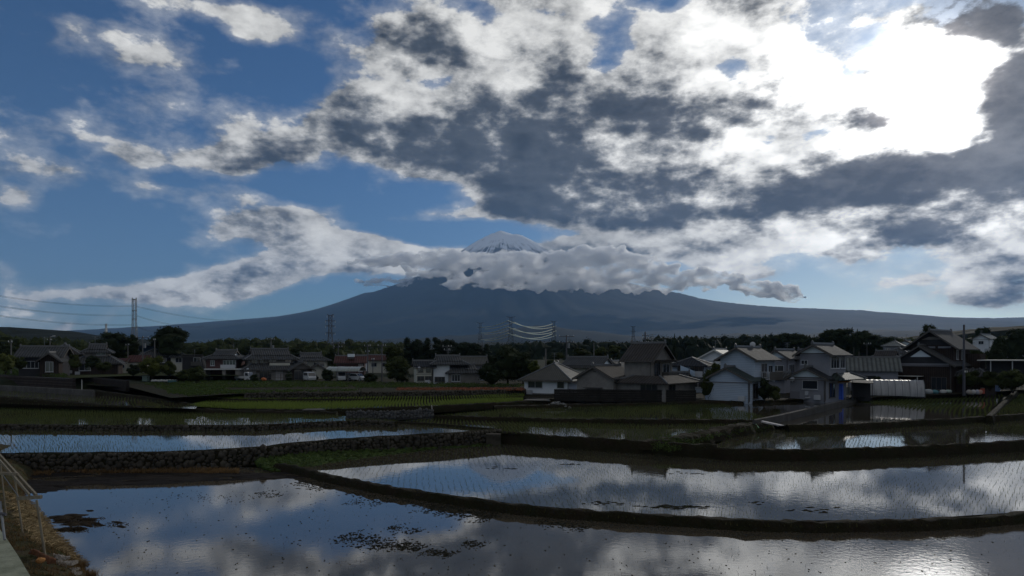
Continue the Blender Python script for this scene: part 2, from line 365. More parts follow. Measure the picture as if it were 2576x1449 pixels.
# plateaus with the fields and yards
sheet('ground', [(-600, 930), (0, 943), (190, 951), (330, 945), (600, 945), (600, 925), (-600, 912)], 3.45, M_GRASSY)
sheet('ground', [(215, 968), (330, 975), (430, 1001), (604, 990), (1319, 981), (1319, 950), (1250, 945), (330, 945)], 2.3, mat('field_soil', (.020, .022, .009), .97, .4, .5, col2=(.026, .020, .012), bump=1, bscale=5, bdist=.15, obj=False))
sheet('ground', [(1310, 1001), (1500, 1008), (1780, 1012), (2130, 1003), (2200, 999), (2400, 992), (2560, 981), (2900, 978), (2900, 938), (1310, 938)], 1.45, M_EARTH)
# walls and banks
def ribbon(pts, w_, zb, spacing=0.6, jit=0.0, rnd=None, toprag=0.0):
    """solid bank along a polyline of world points (far/top edge), w_ wide toward the camera, down to zb"""
    rnd = rnd or random.Random(3); P = []
    for a, b in zip(pts[:-1], pts[1:]):
        n = max(1, int((b - a).length / spacing))
        for i in range(n): P.append(a.lerp(b, i / n))
    P.append(pts[-1]); mb = MB(); n = len(P)
    prof = [(0.0 - .25, 0), (0, 1), (0.5, 1.06), (1.0, 0.97), (1.28, 0.0)]
    for i, p in enumerate(P):
        t = (P[min(i + 1, n - 1)] - P[max(i - 1, 0)]); t.z = 0; t.normalize(); nn = Vector((t.y, -t.x, 0))
        if nn.y > 0: nn = -nn
        for (s, h) in prof:
            q = p + nn * (s * w_ + rnd.uniform(-jit, jit)); z = zb + (p.z - zb) * h + (rnd.uniform(-toprag, toprag) if h > .5 else 0)
            mb.v.append((q.x, q.y, z))
    m_ = len(prof)
    for i in range(n - 1):
        for j in range(m_ - 1):
            mb.f.append((i * m_ + j, i * m_ + j + 1, (i + 1) * m_ + j + 1, (i + 1) * m_ + j)); mb.m.append(0)
    for i in (0, n - 1):
        mb.f.append(tuple(i * m_ + j for j in range(m_))); mb.m.append(0)
    return mb, P
def tp(L, z=None): return [pt(a[0], a[1], a[2] if len(a) > 2 else z) for a in L]
FRINGE = []
def earth_bank(L, z, w_, zb, jit=.07, rag=.07, m_=None, sp_=.4, fringe=True):
    mb, P = ribbon(tp(L, z), w_, zb, sp_, jit, None, rag)
    o = tag(mb.build('earth_bank', m_ or M_EARTH, smooth=True), kind='structure')
    if fringe: FRINGE.append((P, w_))
    return o
BUND1 = [(700,1166),(745,1171),(827,1192),(950,1217),(1041,1231),(1163,1248),(1286,1266),(1408,1277),(1581,1289),(1677,1294),(1869,1306),(2060,1310),(2300,1306),(2444,1298),(2576,1286),(2800,1268)]
earth_bank(BUND1, .36, .42, -.1)
earth_bank([(1806,1127),(1830,1130),(2060,1130),(2300,1121),(2491,1112),(2576,1106),(2800,1092)], .78, .45, -.1)
earth_bank([(1262,1086),(1341,1092),(1450,1099),(1620,1109),(1806,1120)], .92, .5, -.1)
earth_bank([(1976,1069),(2143,1066),(2309,1056),(2380,1054),(2465,1047)], 1.0, .5, .3)
earth_bank([(2480,1047),(2576,1040),(2900,1022)], 1.05, .5, .3)
earth_bank([(1096,1045),(1250,1049),(1409,1053),(1600,1055),(1773,1055),(1890,1056)], 1.3, .4, .7)
earth_bank([(1610,1112,.75),(1650,1106,.95),(1700,1097,1.1),(1780,1080,1.18),(1860,1066,1.2),(1905,1060,1.15)], None, 1.2, .4, .18, .16, None, .45)
earth_bank([(905,1050),(1011,1060),(1120,1067),(1224,1076),(1258,1079)], 1.12, .22, .6, .03, .02, None, .5, False)
earth_bank([(-500,976,2.5),(0,998,2.42),(150,1009,2.1),(281,1019,1.85),(492,1027,1.62),(620,1033,1.55),(850,1036,1.5)], None, .7, 1.0)
earth_bank([(225,979,2.45),(300,989,2.2),(380,999,2.0),(497,1017,1.62)], None, .5, 1.4)
earth_bank([(440,999),(604,1004),(900,1003),(1250,994),(1316,993)], 1.78, .35, 1.2)
earth_bank([(510,1008),(604,1009),(800,1008),(1100,1003),(1316,999)], 1.62, .25, 1.2)
earth_bank([(604,1029),(800,1030),(1088,1021),(1240,1013),(1330,1008),(1395,1008)], 1.6, .5, .9)
earth_bank([(1240,1021),(1330,1019),(1400,1017),(1560,1014),(1750,1010),(1900,1007),(2118,998)], 1.5, .9, .9)
earth_bank([(2556,978),(2480,1046)], 1.25, .5, .5, .03, .02)
earth_bank([(2180,997),(2320,995),(2420,987),(2545,978)], 1.35, .8, .6)
def thing_wall(name, L, z, w_, zb, m_, label, rag=.0, cat='wall', grp=None):
    mb, P = ribbon(tp(L, z), w_, zb, .7, .01 if rag else 0, None, rag)
    return tag(mb.build(name, m_), label, cat, grp), P
def stones(P, w_, zb, size, rnd, hz=None):
    """rounded stones stacked against the camera side of a bank"""
    mb = MB(); s = 0; dist = [0]
    for a, b in zip(P[:-1], P[1:]): dist.append(dist[-1] + (b - a).length)
    L = dist[-1]; x = 0
    def at_(d):
        for i in range(len(P) - 1):
            if d <= dist[i + 1]: return P[i].lerp(P[i + 1], (d - dist[i]) / max(1e-6, dist[i + 1] - dist[i])), (P[i + 1] - P[i]).normalized()
        return P[-1], (P[-1] - P[-2]).normalized()
    row = 0; z = zb
    while True:
        zz = z + size * .5; any_ = False; x = rnd.uniform(0, size)
        while x < L:
            s_ = size * rnd.choice((.6, .8, 1.0, 1.0, 1.25, 1.5)) * rnd.uniform(.85, 1.1); p, t = at_(x)
            if zz < p.z + size * .1:
                any_ = True; nn = Vector((t.y, -t.x, 0)); nn = nn if nn.y < 0 else -nn
                h = (zz - zb) / max(.01, p.z - zb)
                c = p + nn * (w_ * (1.22 - .25 * h)); c.z = zz + rnd.uniform(-.3, .3) * size
                mb.blob(c, s_ * .58, s_ * .4, s_ * .56 * rnd.uniform(.8, 1.3), .16, math.atan2(t.y, t.x), rnd)
            x += s_ * rnd.uniform(.9, 1.15)
        z += size * .82; row += 1
        if not any_ or row > 30: break
    return mb
rs = random.Random(5)
W1 = [(-500,1142),(0,1141),(264,1138),(400,1136),(550,1131),(670,1122),(800,1108),(950,1098),(1133,1089),(1258,1079)]
o, P = thing_wall('stone_wall', W1, 1.08, .45, -.1, M_EARTH, 'long rounded field stone wall below the pale blue paddy at left, nearest the camera', .03)
FRINGE.append((P, .3))
stones(P, .45, -.1, .27, rs).build('stones', M_STONE, o, True)
o, P = thing_wall('stone_wall', [(-500,1067),(0,1067),(300,1069),(644,1069),(797,1061),(934,1056),(1000,1061)], 1.36, .4, .8, M_EARTH, 'low boulder wall between the two narrow blue paddies at left', .03)
FRINGE.append((P, .3))
stones(P, .4, .85, .27, rs).build('stones', M_STONE, o, True)
o, P = thing_wall('stone_wall', [(619,989),(800,988),(1016,986),(1180,983),(1319,978)], 2.38, .4, 1.6, M_EARTH, 'dark stone retaining wall behind the green rice terraces, below the reddish strip', .03)
stones(P, .4, 1.65, .3, rs).build('stones', M_STONE, o, True)
o, P = thing_wall('stone_wall', [(871,1037),(950,1036),(1089,1032)], 1.78, .35, 1.0, mat('grey_rubble', (.045, .045, .045), .95, .4, 6, bump=1, bscale=14, bdist=.05, obj=False), 'short pale grey rubble wall in the middle paddies left of the white stake', .03)
stones(P, .35, 1.15, .22, rs).build('stones', mat('pale_rubble', (.085, .085, .085), .9, .4, 2, bump=1, bscale=9, bdist=.03, obj=False), o, True)
o, P = thing_wall('concrete_wall', [(-500,958),(0,969),(239,982)], 2.5, .22, 1.6, M_CONC, 'low grey concrete panel wall mirrored in still water at far left')
jb = MB()
for u in (66, 120, 155, 190): jb.box(-.03, .03, -.02, .02, 1.6, 2.49, Matrix.Translation(pt(u, interp(u, [0, 239], [969, 982]), 2.5) * Vector((1, 1, 0)) if False else Vector((pt(u, interp(u, [0, 239], [969, 982]), 2.5).x, pt(u, interp(u, [0, 239], [969, 982]), 2.5).y - .27, 0))))
jb.build('joint', mat('joint_dark', (.04, .04, .04), .9), o)
o, P = thing_wall('retaining_wall', [(-500,934),(0,945),(190,953)], 3.62, .4, 1.7, mat('dark_block', (.045, .036, .033), .95, .3, 1.2, bump=.6, bscale=5, obj=False, stripes=(2, .42, .02, .6)), 'dark banded retaining wall with pale coping under the houses at far left')
cp, _ = ribbon(tp([(-500,933),(0,943.5),(190,951.5)], 3.70), .5, 3.63, 1); cp.build('coping', M_CONC, o)
o, P = thing_wall('retaining_wall', [(206,950),(262,952),(325,958)], 3.3, .4, 1.7, mat('dark_block2', (.028, .024, .022), .95, .3, 1.2, bump=.6, bscale=5, obj=False), 'nearly black recessed retaining wall right of the white marker post at left')
o, P = thing_wall('concrete_wall', [(1893,1056),(1960,1043),(2040,1025),(2113,1008.5)], 1.52, .25, .5, mat('stained_concrete', (.085, .080, .075), .9, .4, .8, col2=(.05, .045, .04), bump=.5, bscale=9, obj=False), 'dark stained concrete paddy wall running back toward the grey house')
o, P = thing_wall('concrete_wall', [(2113,1008),(2150,1002),(2184,996)], 1.3, .2, .5, M_CONC, 'thin low concrete kerb between the stained wall and the plastic tunnel')
# ---------------------------------------------------------------- mountain, hills, haze
PROF_L = [(-400,858),(0,850),(235,841),(400,828),(455,822),(525,815),(535,812),(550,815),(610,803),(650,800),(700,796),(760,787),(820,772),(860,757),(880,750),(915,737),(940,734),(1000,714),(1060,690),(1110,664),(1150,638),(1180,617),(1205,602),(1235,587),(1262,578)]
PROF_R = [(1262,578),(1285,587),(1310,589),(1340,604),(1365,620),(1420,652),(1480,681),(1560,706),(1640,726),(1710,737),(1760,750),(1800,757),(1850,763),(1900,768),(1990,774),(2060,776),(2110,779),(2170,780),(2175,783),(2240,786),(2300,792),(2360,797),(2430,799),(2500,800),(2576,798),(2700,800),(3200,830)]
YM = 17500.0
def ridge_v(u): return interp(u, [p[0] for p in PROF_L], [p[1] for p in PROF_L]) if u < 1262 else interp(u, [p[0] for p in PROF_R], [p[1] for p in PROF_R])
mm = MB(); N_U, N_T = 520, 90
us = [-700 + i * (4100 / (N_U - 1)) for i in range(N_U)]
for i in range(N_T):
    t = i / (N_T - 1)                         # 0 foot .. 0.8 ridge .. 1 behind
    for u in us:
        zr = (VH - ridge_v(u)) / FPX * YM + CAMZ
        x = (u - UC) / FPX * YM
        if t <= .8:
            s = t / .8
            yn = 7500 + (YM - 7500) * s
            foot = 160
            hh = foot + (zr - foot) * (s ** (1.0 + 1.3 * min(1, max(0, zr - 900) / 2500)))
            # valleys running down the flank
            a = math.atan2(x - (-260), YM - yn + 1500)
            gul = mnoise.fractal(Vector((a * 22, s * 2.2, 3.1)), 1.0, 2.0, 5) * (4 + 60 * max(0, (zr - 1900) / 1700)) * math.sin(math.pi * min(1, s)) ** .7
            hh += gul * min(1, (hh / 500)) * .8
            rr = mnoise.fractal(Vector((x / 900, yn / 900, 1)), 1.0, 2.0, 5) * 34 * (1 - .6 * s) * math.sin(math.pi * s)
            hh += rr
            if s > .995: hh += mnoise.noise(Vector((x / 90, 0, 9))) * 14
        else:
            s = (t - .8) / .2; yn = YM + 7000 * s; hh = zr * (1 - s) ** 1.5 + mnoise.noise(Vector((x / 500, yn / 500, 1))) * 30 * s
        # keep the foot below the sight line of the ridge in front
        mm.v.append((x * (yn / YM * .35 + .65), yn, hh) if False else ((u - UC) / FPX * (YM if True else yn), yn, hh))
for i in range(N_T - 1):
    for j in range(N_U - 1):
        mm.f.append((i * N_U + j, i * N_U + j + 1, (i + 1) * N_U + j + 1, (i + 1) * N_U + j)); mm.m.append(0)
def mountain_mat():
    mt = bpy.data.materials.new('mountain'); mt.use_nodes = True; t = mt.node_tree; t.nodes.clear(); k = NT(t)
    o = k.n('ShaderNodeOutputMaterial'); b = k.n('ShaderNodeBsdfPrincipled'); t.links.new(b.outputs[0], o.inputs[0]); b.inputs['Roughness'].default_value = .95
    b.inputs['Specular IOR Level'].default_value = .1
    pos = k.n('ShaderNodeNewGeometry').outputs['Position']; s = k.n('ShaderNodeSeparateXYZ'); k.put(s.inputs[0], pos)
    n1 = k.noise(pos, .0011, 6, .6); forest = k.mix(k.rng(n1, .4, .62), (.008, .013, .009), (.014, .020, .012))
    n2 = k.noise(k.v('MULTIPLY', pos, (1, .25, 1)), .0021, 5, .65)   # open fields on the lower slope
    fld = k.m('MULTIPLY', k.rng(n2, .60, .66), k.rng(s.outputs[2], 900, 300)); c = k.mix(k.m('MULTIPLY', fld, .12), forest, (.09, .11, .06))
    rock = k.mix(k.rng(n1, .3, .7), (.055, .052, .055), (.09, .085, .085)); c = k.mix(k.rng(s.outputs[2], 2200, 2700), c, rock)
    x0 = k.m('SUBTRACT', s.outputs[0], -280.0); y0 = k.m('SUBTRACT', YM + 400, s.outputs[1]); an = k.m('ARCTAN2', x0, y0)
    cmb = k.n('ShaderNodeCombineXYZ'); k.put(cmb.inputs[0], k.m('MULTIPLY', an, 30)); k.put(cmb.inputs[1], k.m('MULTIPLY', s.outputs[2], .0016))
    sn = k.m('ADD', k.m('MULTIPLY', k.noise(cmb.outputs[0], 1.0, 6, .75), .6), k.m('MULTIPLY', k.noise(pos, .0045, 5, .6), .4))
    lvl = k.rng(s.outputs[2], 2300, 3500, -.16, .13)
    snow = k.rng(k.m('ADD', sn, lvl), .40, .50)
    snow = k.m('MULTIPLY', snow, k.rng(s.outputs[2], 2150, 2550)); c = k.mix(snow, c, (.72, .76, .82)); k.put(b.inputs['Base Color'], c)
    return mt
tag(mm.build('mountain', mountain_mat(), smooth=True), kind='structure')
def hill(prof, D, depth, foot, name='hills', col=(.006, .009, .005), amp=8, rough=.9):
    mb = MB(); n = 260; u0, u1 = prof[0][0], prof[-1][0]; T = 14
    for i in range(T):
        t = i / (T - 1)
        for j in range(n):
            u = u0 + (u1 - u0) * j / (n - 1); zr = zat(interp(u, [p[0] for p in prof], [p[1] for p in prof]), D)
            y = D - depth * (1 - t * 2) if t < .5 else D + depth * (t * 2 - 1) * 2
            s = math.sin(math.pi * t) if t < .5 else math.cos(math.pi * (t - .5))
            x = (u - UC) / FPX * D
            z = foot + (zr - foot) * s + (mnoise.fractal(Vector((x / D * 30, y / D * 30, D)), 1, 2, 5)) * amp * (.4 if i == T // 2 else 1)
            mb.v.append((x, y, z))
    for i in range(T - 1):
        for j in range(n - 1):
            mb.f.append((i * n + j, i * n + j + 1, (i + 1) * n + j + 1, (i + 1) * n + j)); mb.m.append(0)
    return tag(mb.build(name, mat('hill_wood_%d' % D, col, .95, .2, 14 / D * 3, col2=tuple(c * 1.4 for c in col), bump=1, bscale=40 / D, bdist=min(1.5, D * .0004), obj=False), smooth=True), kind='structure')
hill([(-900,870),(300,868),(600,862),(900,858),(1100,850),(1230,841),(1290,826),(1340,820),(1390,822),(1440,830),(1520,838),(1600,848),(1720,852),(1850,838),(1980,846),(2120,834),(2300,831),(2450,833),(2576,822),(2900,812)], 6500, 1500, 60, amp=16)
hill([(-900,880),(400,876),(1000,866),(1240,862),(1700,862),(2100,850),(2300,848),(2500,846),(2900,840)], 3000, 700, 20, amp=7)
hill([(-900,812),(-300,818),(0,822),(60,825),(110,831),(150,839),(200,845),(260,850),(340,858),(430,872)], 800, 260, 6, amp=4)
hill([(2460,870),(2500,835),(2530,824),(2576,820),(2700,812),(3000,800)], 520, 160, 6, amp=4)
# air: one closed box of thin even haze round everything
hz = MB(); hz.box(-22000, 24000, -3000, 26000, -1.8, 3700)
hzm = bpy.data.materials.new('haze'); hzm.use_nodes = True; t = hzm.node_tree; t.nodes.clear(); k = NT(t)
o_ = k.n('ShaderNodeOutputMaterial'); vol = k.n('ShaderNodeVolumePrincipled'); t.links.new(vol.outputs[0], o_.inputs['Volume'])
vol.inputs['Color'].default_value = (.34, .60, 1.0, 1); vol.inputs['Density'].default_value = 3.0e-5; vol.inputs['Anisotropy'].default_value = 0.0
HAZE = tag(hz.build('haze', hzm), kind='stuff')
# ---------------------------------------------------------------- houses
def roofmats(nm, col, per=.42, dep=.05, rough=.8):
    a = mat(nm + '_across', col, rough, .3, .8, bump=.4, bscale=12, stripes=(0, per, dep, .75), spec=.15)
    b = mat(nm + '_along', col, rough, .3, .8, bump=.4, bscale=12, stripes=(1, per, dep, .75), spec=.15)
    return [a, b]
T_GREY = roofmats('roof_tiles_grey', (.066, .068, .070)); T_DARK = roofmats('roof_tiles_dark', (.030, .033, .038))
T_BROWN = roofmats('roof_tiles_brown', (.052, .046, .042)); T_SLATE = roofmats('roof_slate', (.085, .080, .066), .30, .03, .5)
T_RED = roofmats('roof_metal_red', (.085, .040, .035), .5, .03); T_PALE = roofmats('roof_metal_pale', (.20, .21, .20), .5, .03, .6)
T_CORR = roofmats('roof_corrugated', (.12, .13, .125), .62, .10, .75); T_GREEN = roofmats('roof_metal_green', (.035, .048, .045), .5, .03, .6)
W_WHITE = mat('white_wall', (.58, .60, .62), .9, .15, .6); W_BLUE = mat('pale_blue_siding', (.36, .42, .50), .85, .12, .5, stripes=(2, .22, .01, .25))
W_GREY = mat('grey_render', (.20, .205, .23), .9, .15, .6); W_BEIGE = mat('beige_render', (.22, .205, .19), .95, .3, .8, col2=(.15, .14, .13))
W_CREAM = mat('cream_wall', (.42, .41, .35), .9, .15, .6); W_BROWN = mat('dark_brown_boards', (.045, .034, .030), .9, .3, 1, stripes=(0, .3, .01, .5))
W_DARK = mat('dark_wall', (.040, .040, .044), .9, .2, 1); W_LBLUE = mat('gable_white', (.60, .66, .70), .9, .08, 1)
M_PANE = mat('window_glass', (.02, .024, .03), .08, spec=.8); M_FRAME = mat('window_frame', (.35, .36, .38), .5); M_FRAMED = mat('dark_frame', (.06, .055, .05), .6)
M_RIDGE = mat('ridge_tiles', (.085, .088, .092), .55, .2, 3); M_FASCIA = mat('eave_board', (.08, .075, .07), .8); M_FASCIAW = mat('eave_board_white', (.40, .40, .38), .7)
M_CURT = mat('curtain', (.30, .28, .27), .9)
class House:
    def __init__(s, u, D, z, a, label, name='house', wall=None, roof=None, cat='house', group=None, fascia=None):
        p = at(u, D, z); az_ = math.atan((u - UC) / FPX)
        s.o = empty(name, p, -az_ - R(a), label, cat, group); s.wall = wall; s.roof = roof; s.fa = fascia or M_FASCIA
    def block(s, x0, x1, y0, y1, z0, z1, wall=None, name='wall'):
        mb = MB(); mb.box(x0, x1, y0, y1, z0 - (.8 if z0 == 0 else 0), z1); return mb.build(name, wall or s.wall, s.o)
    def gable(s, x0, x1, y0, y1, ze, rise, axis='x', ov=.55, th=.14, roof=None, wall=None, infill=None, ridge=True, mono=None):
        """axis: direction the ridge runs"""
        rm = roof or s.roof; rb = MB(); X0, X1, Y0, Y1 = x0 - ov, x1 + ov, y0 - ov, y1 + ov
        if axis == 'x':
            ym = (y0 + y1) / 2; sl = rise / ((y1 - y0) / 2); zo = ze - sl * ov
            rb.mi = 0
            for (ya, yb) in ((Y0, ym), (Y1, ym)):
                rb.prism([(X0, ya, zo), (X0, ym, ze + rise), (X0, ym, ze + rise + th), (X0, ya, zo + th)], (X1 - X0, 0, 0))
            for xx in (x0, x1 - .12):
                MB().prism([(xx, y0, ze - .02), (xx, y1, ze - .02), (xx, ym, ze + rise - .02)], (.12, 0, 0)).build('gable', infill or wall or s.wall, s.o)
            rd = ((X0, ym), (X1, ym)); eave = [(X0, X1, Y0, zo)]
        else:
            xm = (x0 + x1) / 2; sl = rise / ((x1 - x0) / 2); zo = ze - sl * ov
            rb.mi = 1
            for xa in (X0, X1):
                rb.prism([(xa, Y0, zo), (xm, Y0, ze + rise), (xm, Y0, ze + rise + th), (xa, Y0, zo + th)], (0, Y1 - Y0, 0))
            for yy in (y0, y1 - .12):
                MB().prism([(x0, yy, ze - .02), (x1, yy, ze - .02), (xm, yy, ze + rise - .02)], (0, .12, 0)).build('gable', infill or wall or s.wall, s.o)
            rd = ((xm, Y0), (xm, Y1))
        # bargeboards along the gable ends
        bb = rb; bb.mi = 2; zt = ze + rise + th * .55; za = zo + th * .55; e = .05; h = .24
        if axis == 'x':
            for xx in (X0 - e, X1):
                for ya in (Y0, Y1): bb.prism([(xx, ya, za), (xx, ym, zt), (xx, ym, zt - h), (xx, ya, za - h)], (e, 0, 0))
        else:
            for yy in (Y0 - e, Y1):
                for xa in (X0, X1): bb.prism([(xa, yy, za), (xm, yy, zt), (xm, yy, zt - h), (xa, yy, za - h)], (0, e, 0))
        ro = rb.build('roof', list(rm) + [s.fa], s.o)
        if ridge: s.ridge(rd[0], rd[1], ze + rise + th, ro)
        return ro
    def ridge(s, a, b, z, ro, r=.15, orn=True):
        d = Vector((b[0] - a[0], b[1] - a[1], 0)); L = d.length; ang = math.atan2(d.y, d.x); M = Matrix.Translation((a[0], a[1], z)) @ Matrix.Rotation(ang, 4, 'Z')
        rb = MB(); rb.prism([(0, -r, -.04), (0, r, -.04), (0, r * .6, r * 1.5), (0, -r * .6, r * 1.5)], (L, 0, 0), M)
        if orn:
            for x in (-.02, L - .14): rb.prism([(x, -r * 1.2, -.06), (x, r * 1.2, -.06), (x, r * .9, r * 2.2), (x, 0, r * 3.2), (x, -r * .9, r * 2.2)], (.18, 0, 0), M)
        rb.build('ridge', M_RIDGE, ro)
    def hip(s, x0, x1, y0, y1, ze, rise, rl=None, ov=.55, roof=None, cut=1.0, ridge=True):
        """hipped roof; cut<1 stops the slopes part way (skirt or lower part of a hip-and-gable roof)"""
        rm = roof or s.roof; w_, d = x1 - x0 + 2 * ov, y1 - y0 + 2 * ov; xm, ym = (x0 + x1) / 2, (y0 + y1) / 2
        inx = iny = min(w_, d) / 2
        if rl is not None:
            if w_ >= d: inx = (w_ - rl) / 2
            else: iny = (d - rl) / 2
        sl = rise / (min(w_, d) / 2 - ov); zo = ze - sl * ov; H = (ze + rise - zo) * cut
        X0, X1, Y0, Y1 = x0 - ov, x1 + ov, y0 - ov, y1 + ov
        a, b, c, e = (X0, Y0, zo), (X1, Y0, zo), (X1, Y1, zo), (X0, Y1, zo)
        ix, iy = inx * cut, iny * cut
        A, B, C_, E = (X0 + ix, Y0 + iy, zo + H), (X1 - ix, Y0 + iy, zo + H), (X1 - ix, Y1 - iy, zo + H), (X0 + ix, Y1 - iy, zo + H)
        rb = MB(); rb.face([a, b, B, A], 0); rb.face([b, c, C_, B], 1); rb.face([c, e, E, C_], 0); rb.face([e, a, A, E], 1)
        th = .13; dn = lambda p: (p[0], p[1], p[2] - th)
        for p, q in ((a, b), (b, c), (c, e), (e, a)): rb.face([dn(p), dn(q), q, p], 0)
        rb.face([dn(e), dn(c), dn(b), dn(a)], 0)
        ro = rb.build('roof', rm, s.o)
        for p, q in ((a, A), (b, B), (c, C_), (e, E)):
            p, q = Vector(p) + Vector((0, 0, .05)), Vector(q) + Vector((0, 0, .05)); MB().tube(p, q, .11, .11, 5).build('hip_ridge', M_RIDGE, ro)
        if cut == 1.0 and ridge and (w_ >= d and X1 - ix - X0 - ix > .3): s.ridge((X0 + ix, ym), (X1 - ix, ym), zo + H, ro)
        elif cut == 1.0 and ridge and d > w_ and Y1 - iy - Y0 - iy > .3: s.ridge((xm, Y0 + iy), (xm, Y1 - iy), zo + H, ro)
        return ro, (X0 + ix, X1 - ix, Y0 + iy, Y1 - iy, zo + H)
    def irimoya(s, x0, x1, y0, y1, ze, rise, axis='x', ov=.6, roof=None, infill=None, cut=.42):
        sk, (a, b, c, d, zt) = s.hip(x0, x1, y0, y1, ze, rise, ov=ov, roof=roof, cut=cut)
        if axis == 'x': s.gable(a + .35, b - .35, c, d, zt - .02, rise * (1 - cut) * 1.05, 'x', .33, roof=roof, infill=infill)
        else: s.gable(a, b, c + .35, d - .35, zt - .02, rise * (1 - cut) * 1.05, 'y', .33, roof=roof, infill=infill)
    def window(s, face, c, z, w_, h, pos, frame=None, sill=True, name='window', pane=None, bars=1):
        """face F/B/L/R; c centre along the face, z bottom; pos = coordinate of the face plane"""
        rot = {'F': 0, 'R': 90, 'B': 180, 'L': -90}[face]
        base = {'F': (c, pos), 'B': (c, pos), 'R': (pos, c), 'L': (pos, c)}[face]
        M = Matrix.Translation((base[0], base[1], z)) @ Matrix.Rotation(R(rot), 4, 'Z')
        fb = MB(); t = .07; e = -.07
        fb.box(-w_ / 2, w_ / 2, e, .02, 0, t, M).box(-w_ / 2, w_ / 2, e, .02, h - t, h, M).box(-w_ / 2, -w_ / 2 + t, e, .02, t, h - t, M).box(w_ / 2 - t, w_ / 2, e, .02, t, h - t, M)
        for i in range(1, bars + 1):
            x = -w_ / 2 + w_ * i / (bars + 1); fb.box(x - .03, x + .03, e + .01, .01, t, h - t, M)
        if sill: fb.box(-w_ / 2 - .06, w_ / 2 + .06, e - .06, .0, -.07, 0, M)
        f = fb.build(name, frame or M_FRAME, s.o)
        pb = MB(); pb.box(-w_ / 2 + t, w_ / 2 - t, -.035, .015, t, h - t, M); pb.build('pane', pane or M_PANE, f)
        return f
    def part(s, name, m_, *boxes):
        left = list(boxes); o = None
        while left:                              # touching boxes form one part, separate ones a part each
            grp = [left.pop(0)]; i = 0
            while i < len(left):
                b = left[i]
                if any(all(b[2 * k] <= c[2 * k + 1] + .02 and c[2 * k] <= b[2 * k + 1] + .02 for k in range(3)) for c in grp): grp.append(left.pop(i)); i = 0
                else: i += 1
            mb = MB()
            for b in grp: mb.box(*b)
            o = mb.build(name, m_, s.o)
        return o
G_H = 'two storey tiled houses round the paddies'
# R1 white bungalow with a hipped roof
h = House(1374, 93.0, 1.45, 20, 'white single storey house with a low hipped slate roof, left of the dark fence', wall=W_WHITE, roof=T_SLATE)
h.block(-3.4, 3.4, 0, 8.6, 0, 2.5); h.hip(-3.4, 3.4, 0, 8.6, 2.5, 2.0, ov=.75); h.window('F', -1.7, .95, 2.3, 1.15, 0, bars=1); h.window('F', 2.2, .95, 1.15, 1.1, 0, bars=0)
h.window('R', 5.0, .1, 1.2, 2.1, 3.4, M_FRAMED, False, 'door', bars=0); h.part('canopy', M_FASCIAW, (3.4, 4.6, 2.4, 6.6, 2.15, 2.25)); h.part('foundation', M_CONC, (-3.45, 3.45, -.05, 8.65, -.3, .22))
for x in (-3.0, 1.4): 
    a_ = h.part('air_conditioner', M_FRAME, (x, x + .75, -.5, -.15, .1, .7))
# R2
h = House(1462, 112, 1.45, 24, 'long tiled roof with a white gable, directly behind the white bungalow', wall=W_DARK, roof=T_GREY, group=G_H)
h.block(-3.8, 3.8, 0, 5.5, 0, 4.1, W_CREAM); h.irimoya(-3.8, 3.8, 0, 5.5, 4.1, 1.5, ov=.8, infill=W_LBLUE, cut=.2); h.window('R', 2.7, 2.2, 2.0, 1.2, 3.8); h.window('F', 2.2, 2.3, 1.6, 1.0, 0)
# R3 tall house
h = House(1604, 84.5, 1.45, 30, 'tall beige house with a steep dark tiled roof rising behind the dark fence', wall=W_BEIGE, roof=T_BROWN, group=G_H)
h.block(-2.0, 2.0, .0, 5.6, 2.4, 5.2); h.gable(-2.0, 2.0, 0, 5.6, 5.2, 2.0, 'x', .55)
h.block(-7.3, -1.6, -3.4, 2.4, 0, 2.75); h.gable(-7.3, -1.6, -3.4, 2.4, 2.75, 1.45, 'y', .5)
h.block(-1.6, 5.2, -2.4, 6.0, 0, 2.5); h.hip(-1.6, 5.2, -2.4, 6.0, 2.5, 1.3, ov=.7, cut=.55)
h.window('R', 1.5, 2.9, 1.6, 1.9, 2.0, M_FRAMED, False, bars=2); h.window('R', 4.0, 2.9, 1.9, 1.7, 2.0, bars=1)
h.part('balcony', M_FRAMED, (2.02, 3.0, 2.8, 5.4, 2.7, 2.8), (2.9, 2.98, 2.8, 5.4, 2.8, 3.5), (2.02, 2.98, 2.8, 2.86, 2.8, 3.5))
h.part('porch_roof', T_BROWN[0], (2.0, 3.3, .1, 5.4, 5.0, 5.12)); h.window('F', -4.6, .5, 2.2, .8, -3.4, M_FRAMED); h.window('F', 3.0, .2, 2.4, 1.9, -2.4, M_FRAMED, bars=2)
h.window('R', -0.6, .2, 1.8, 1.9, 5.2, M_FRAMED); h.part('window_hood', M_FASCIA, (-6.0, -3.2, -3.9, -3.4, 1.4, 1.5)); h.part('vent', M_FRAMED, (-4.7, -4.2, -3.48, -3.4, 3.5, 3.7))
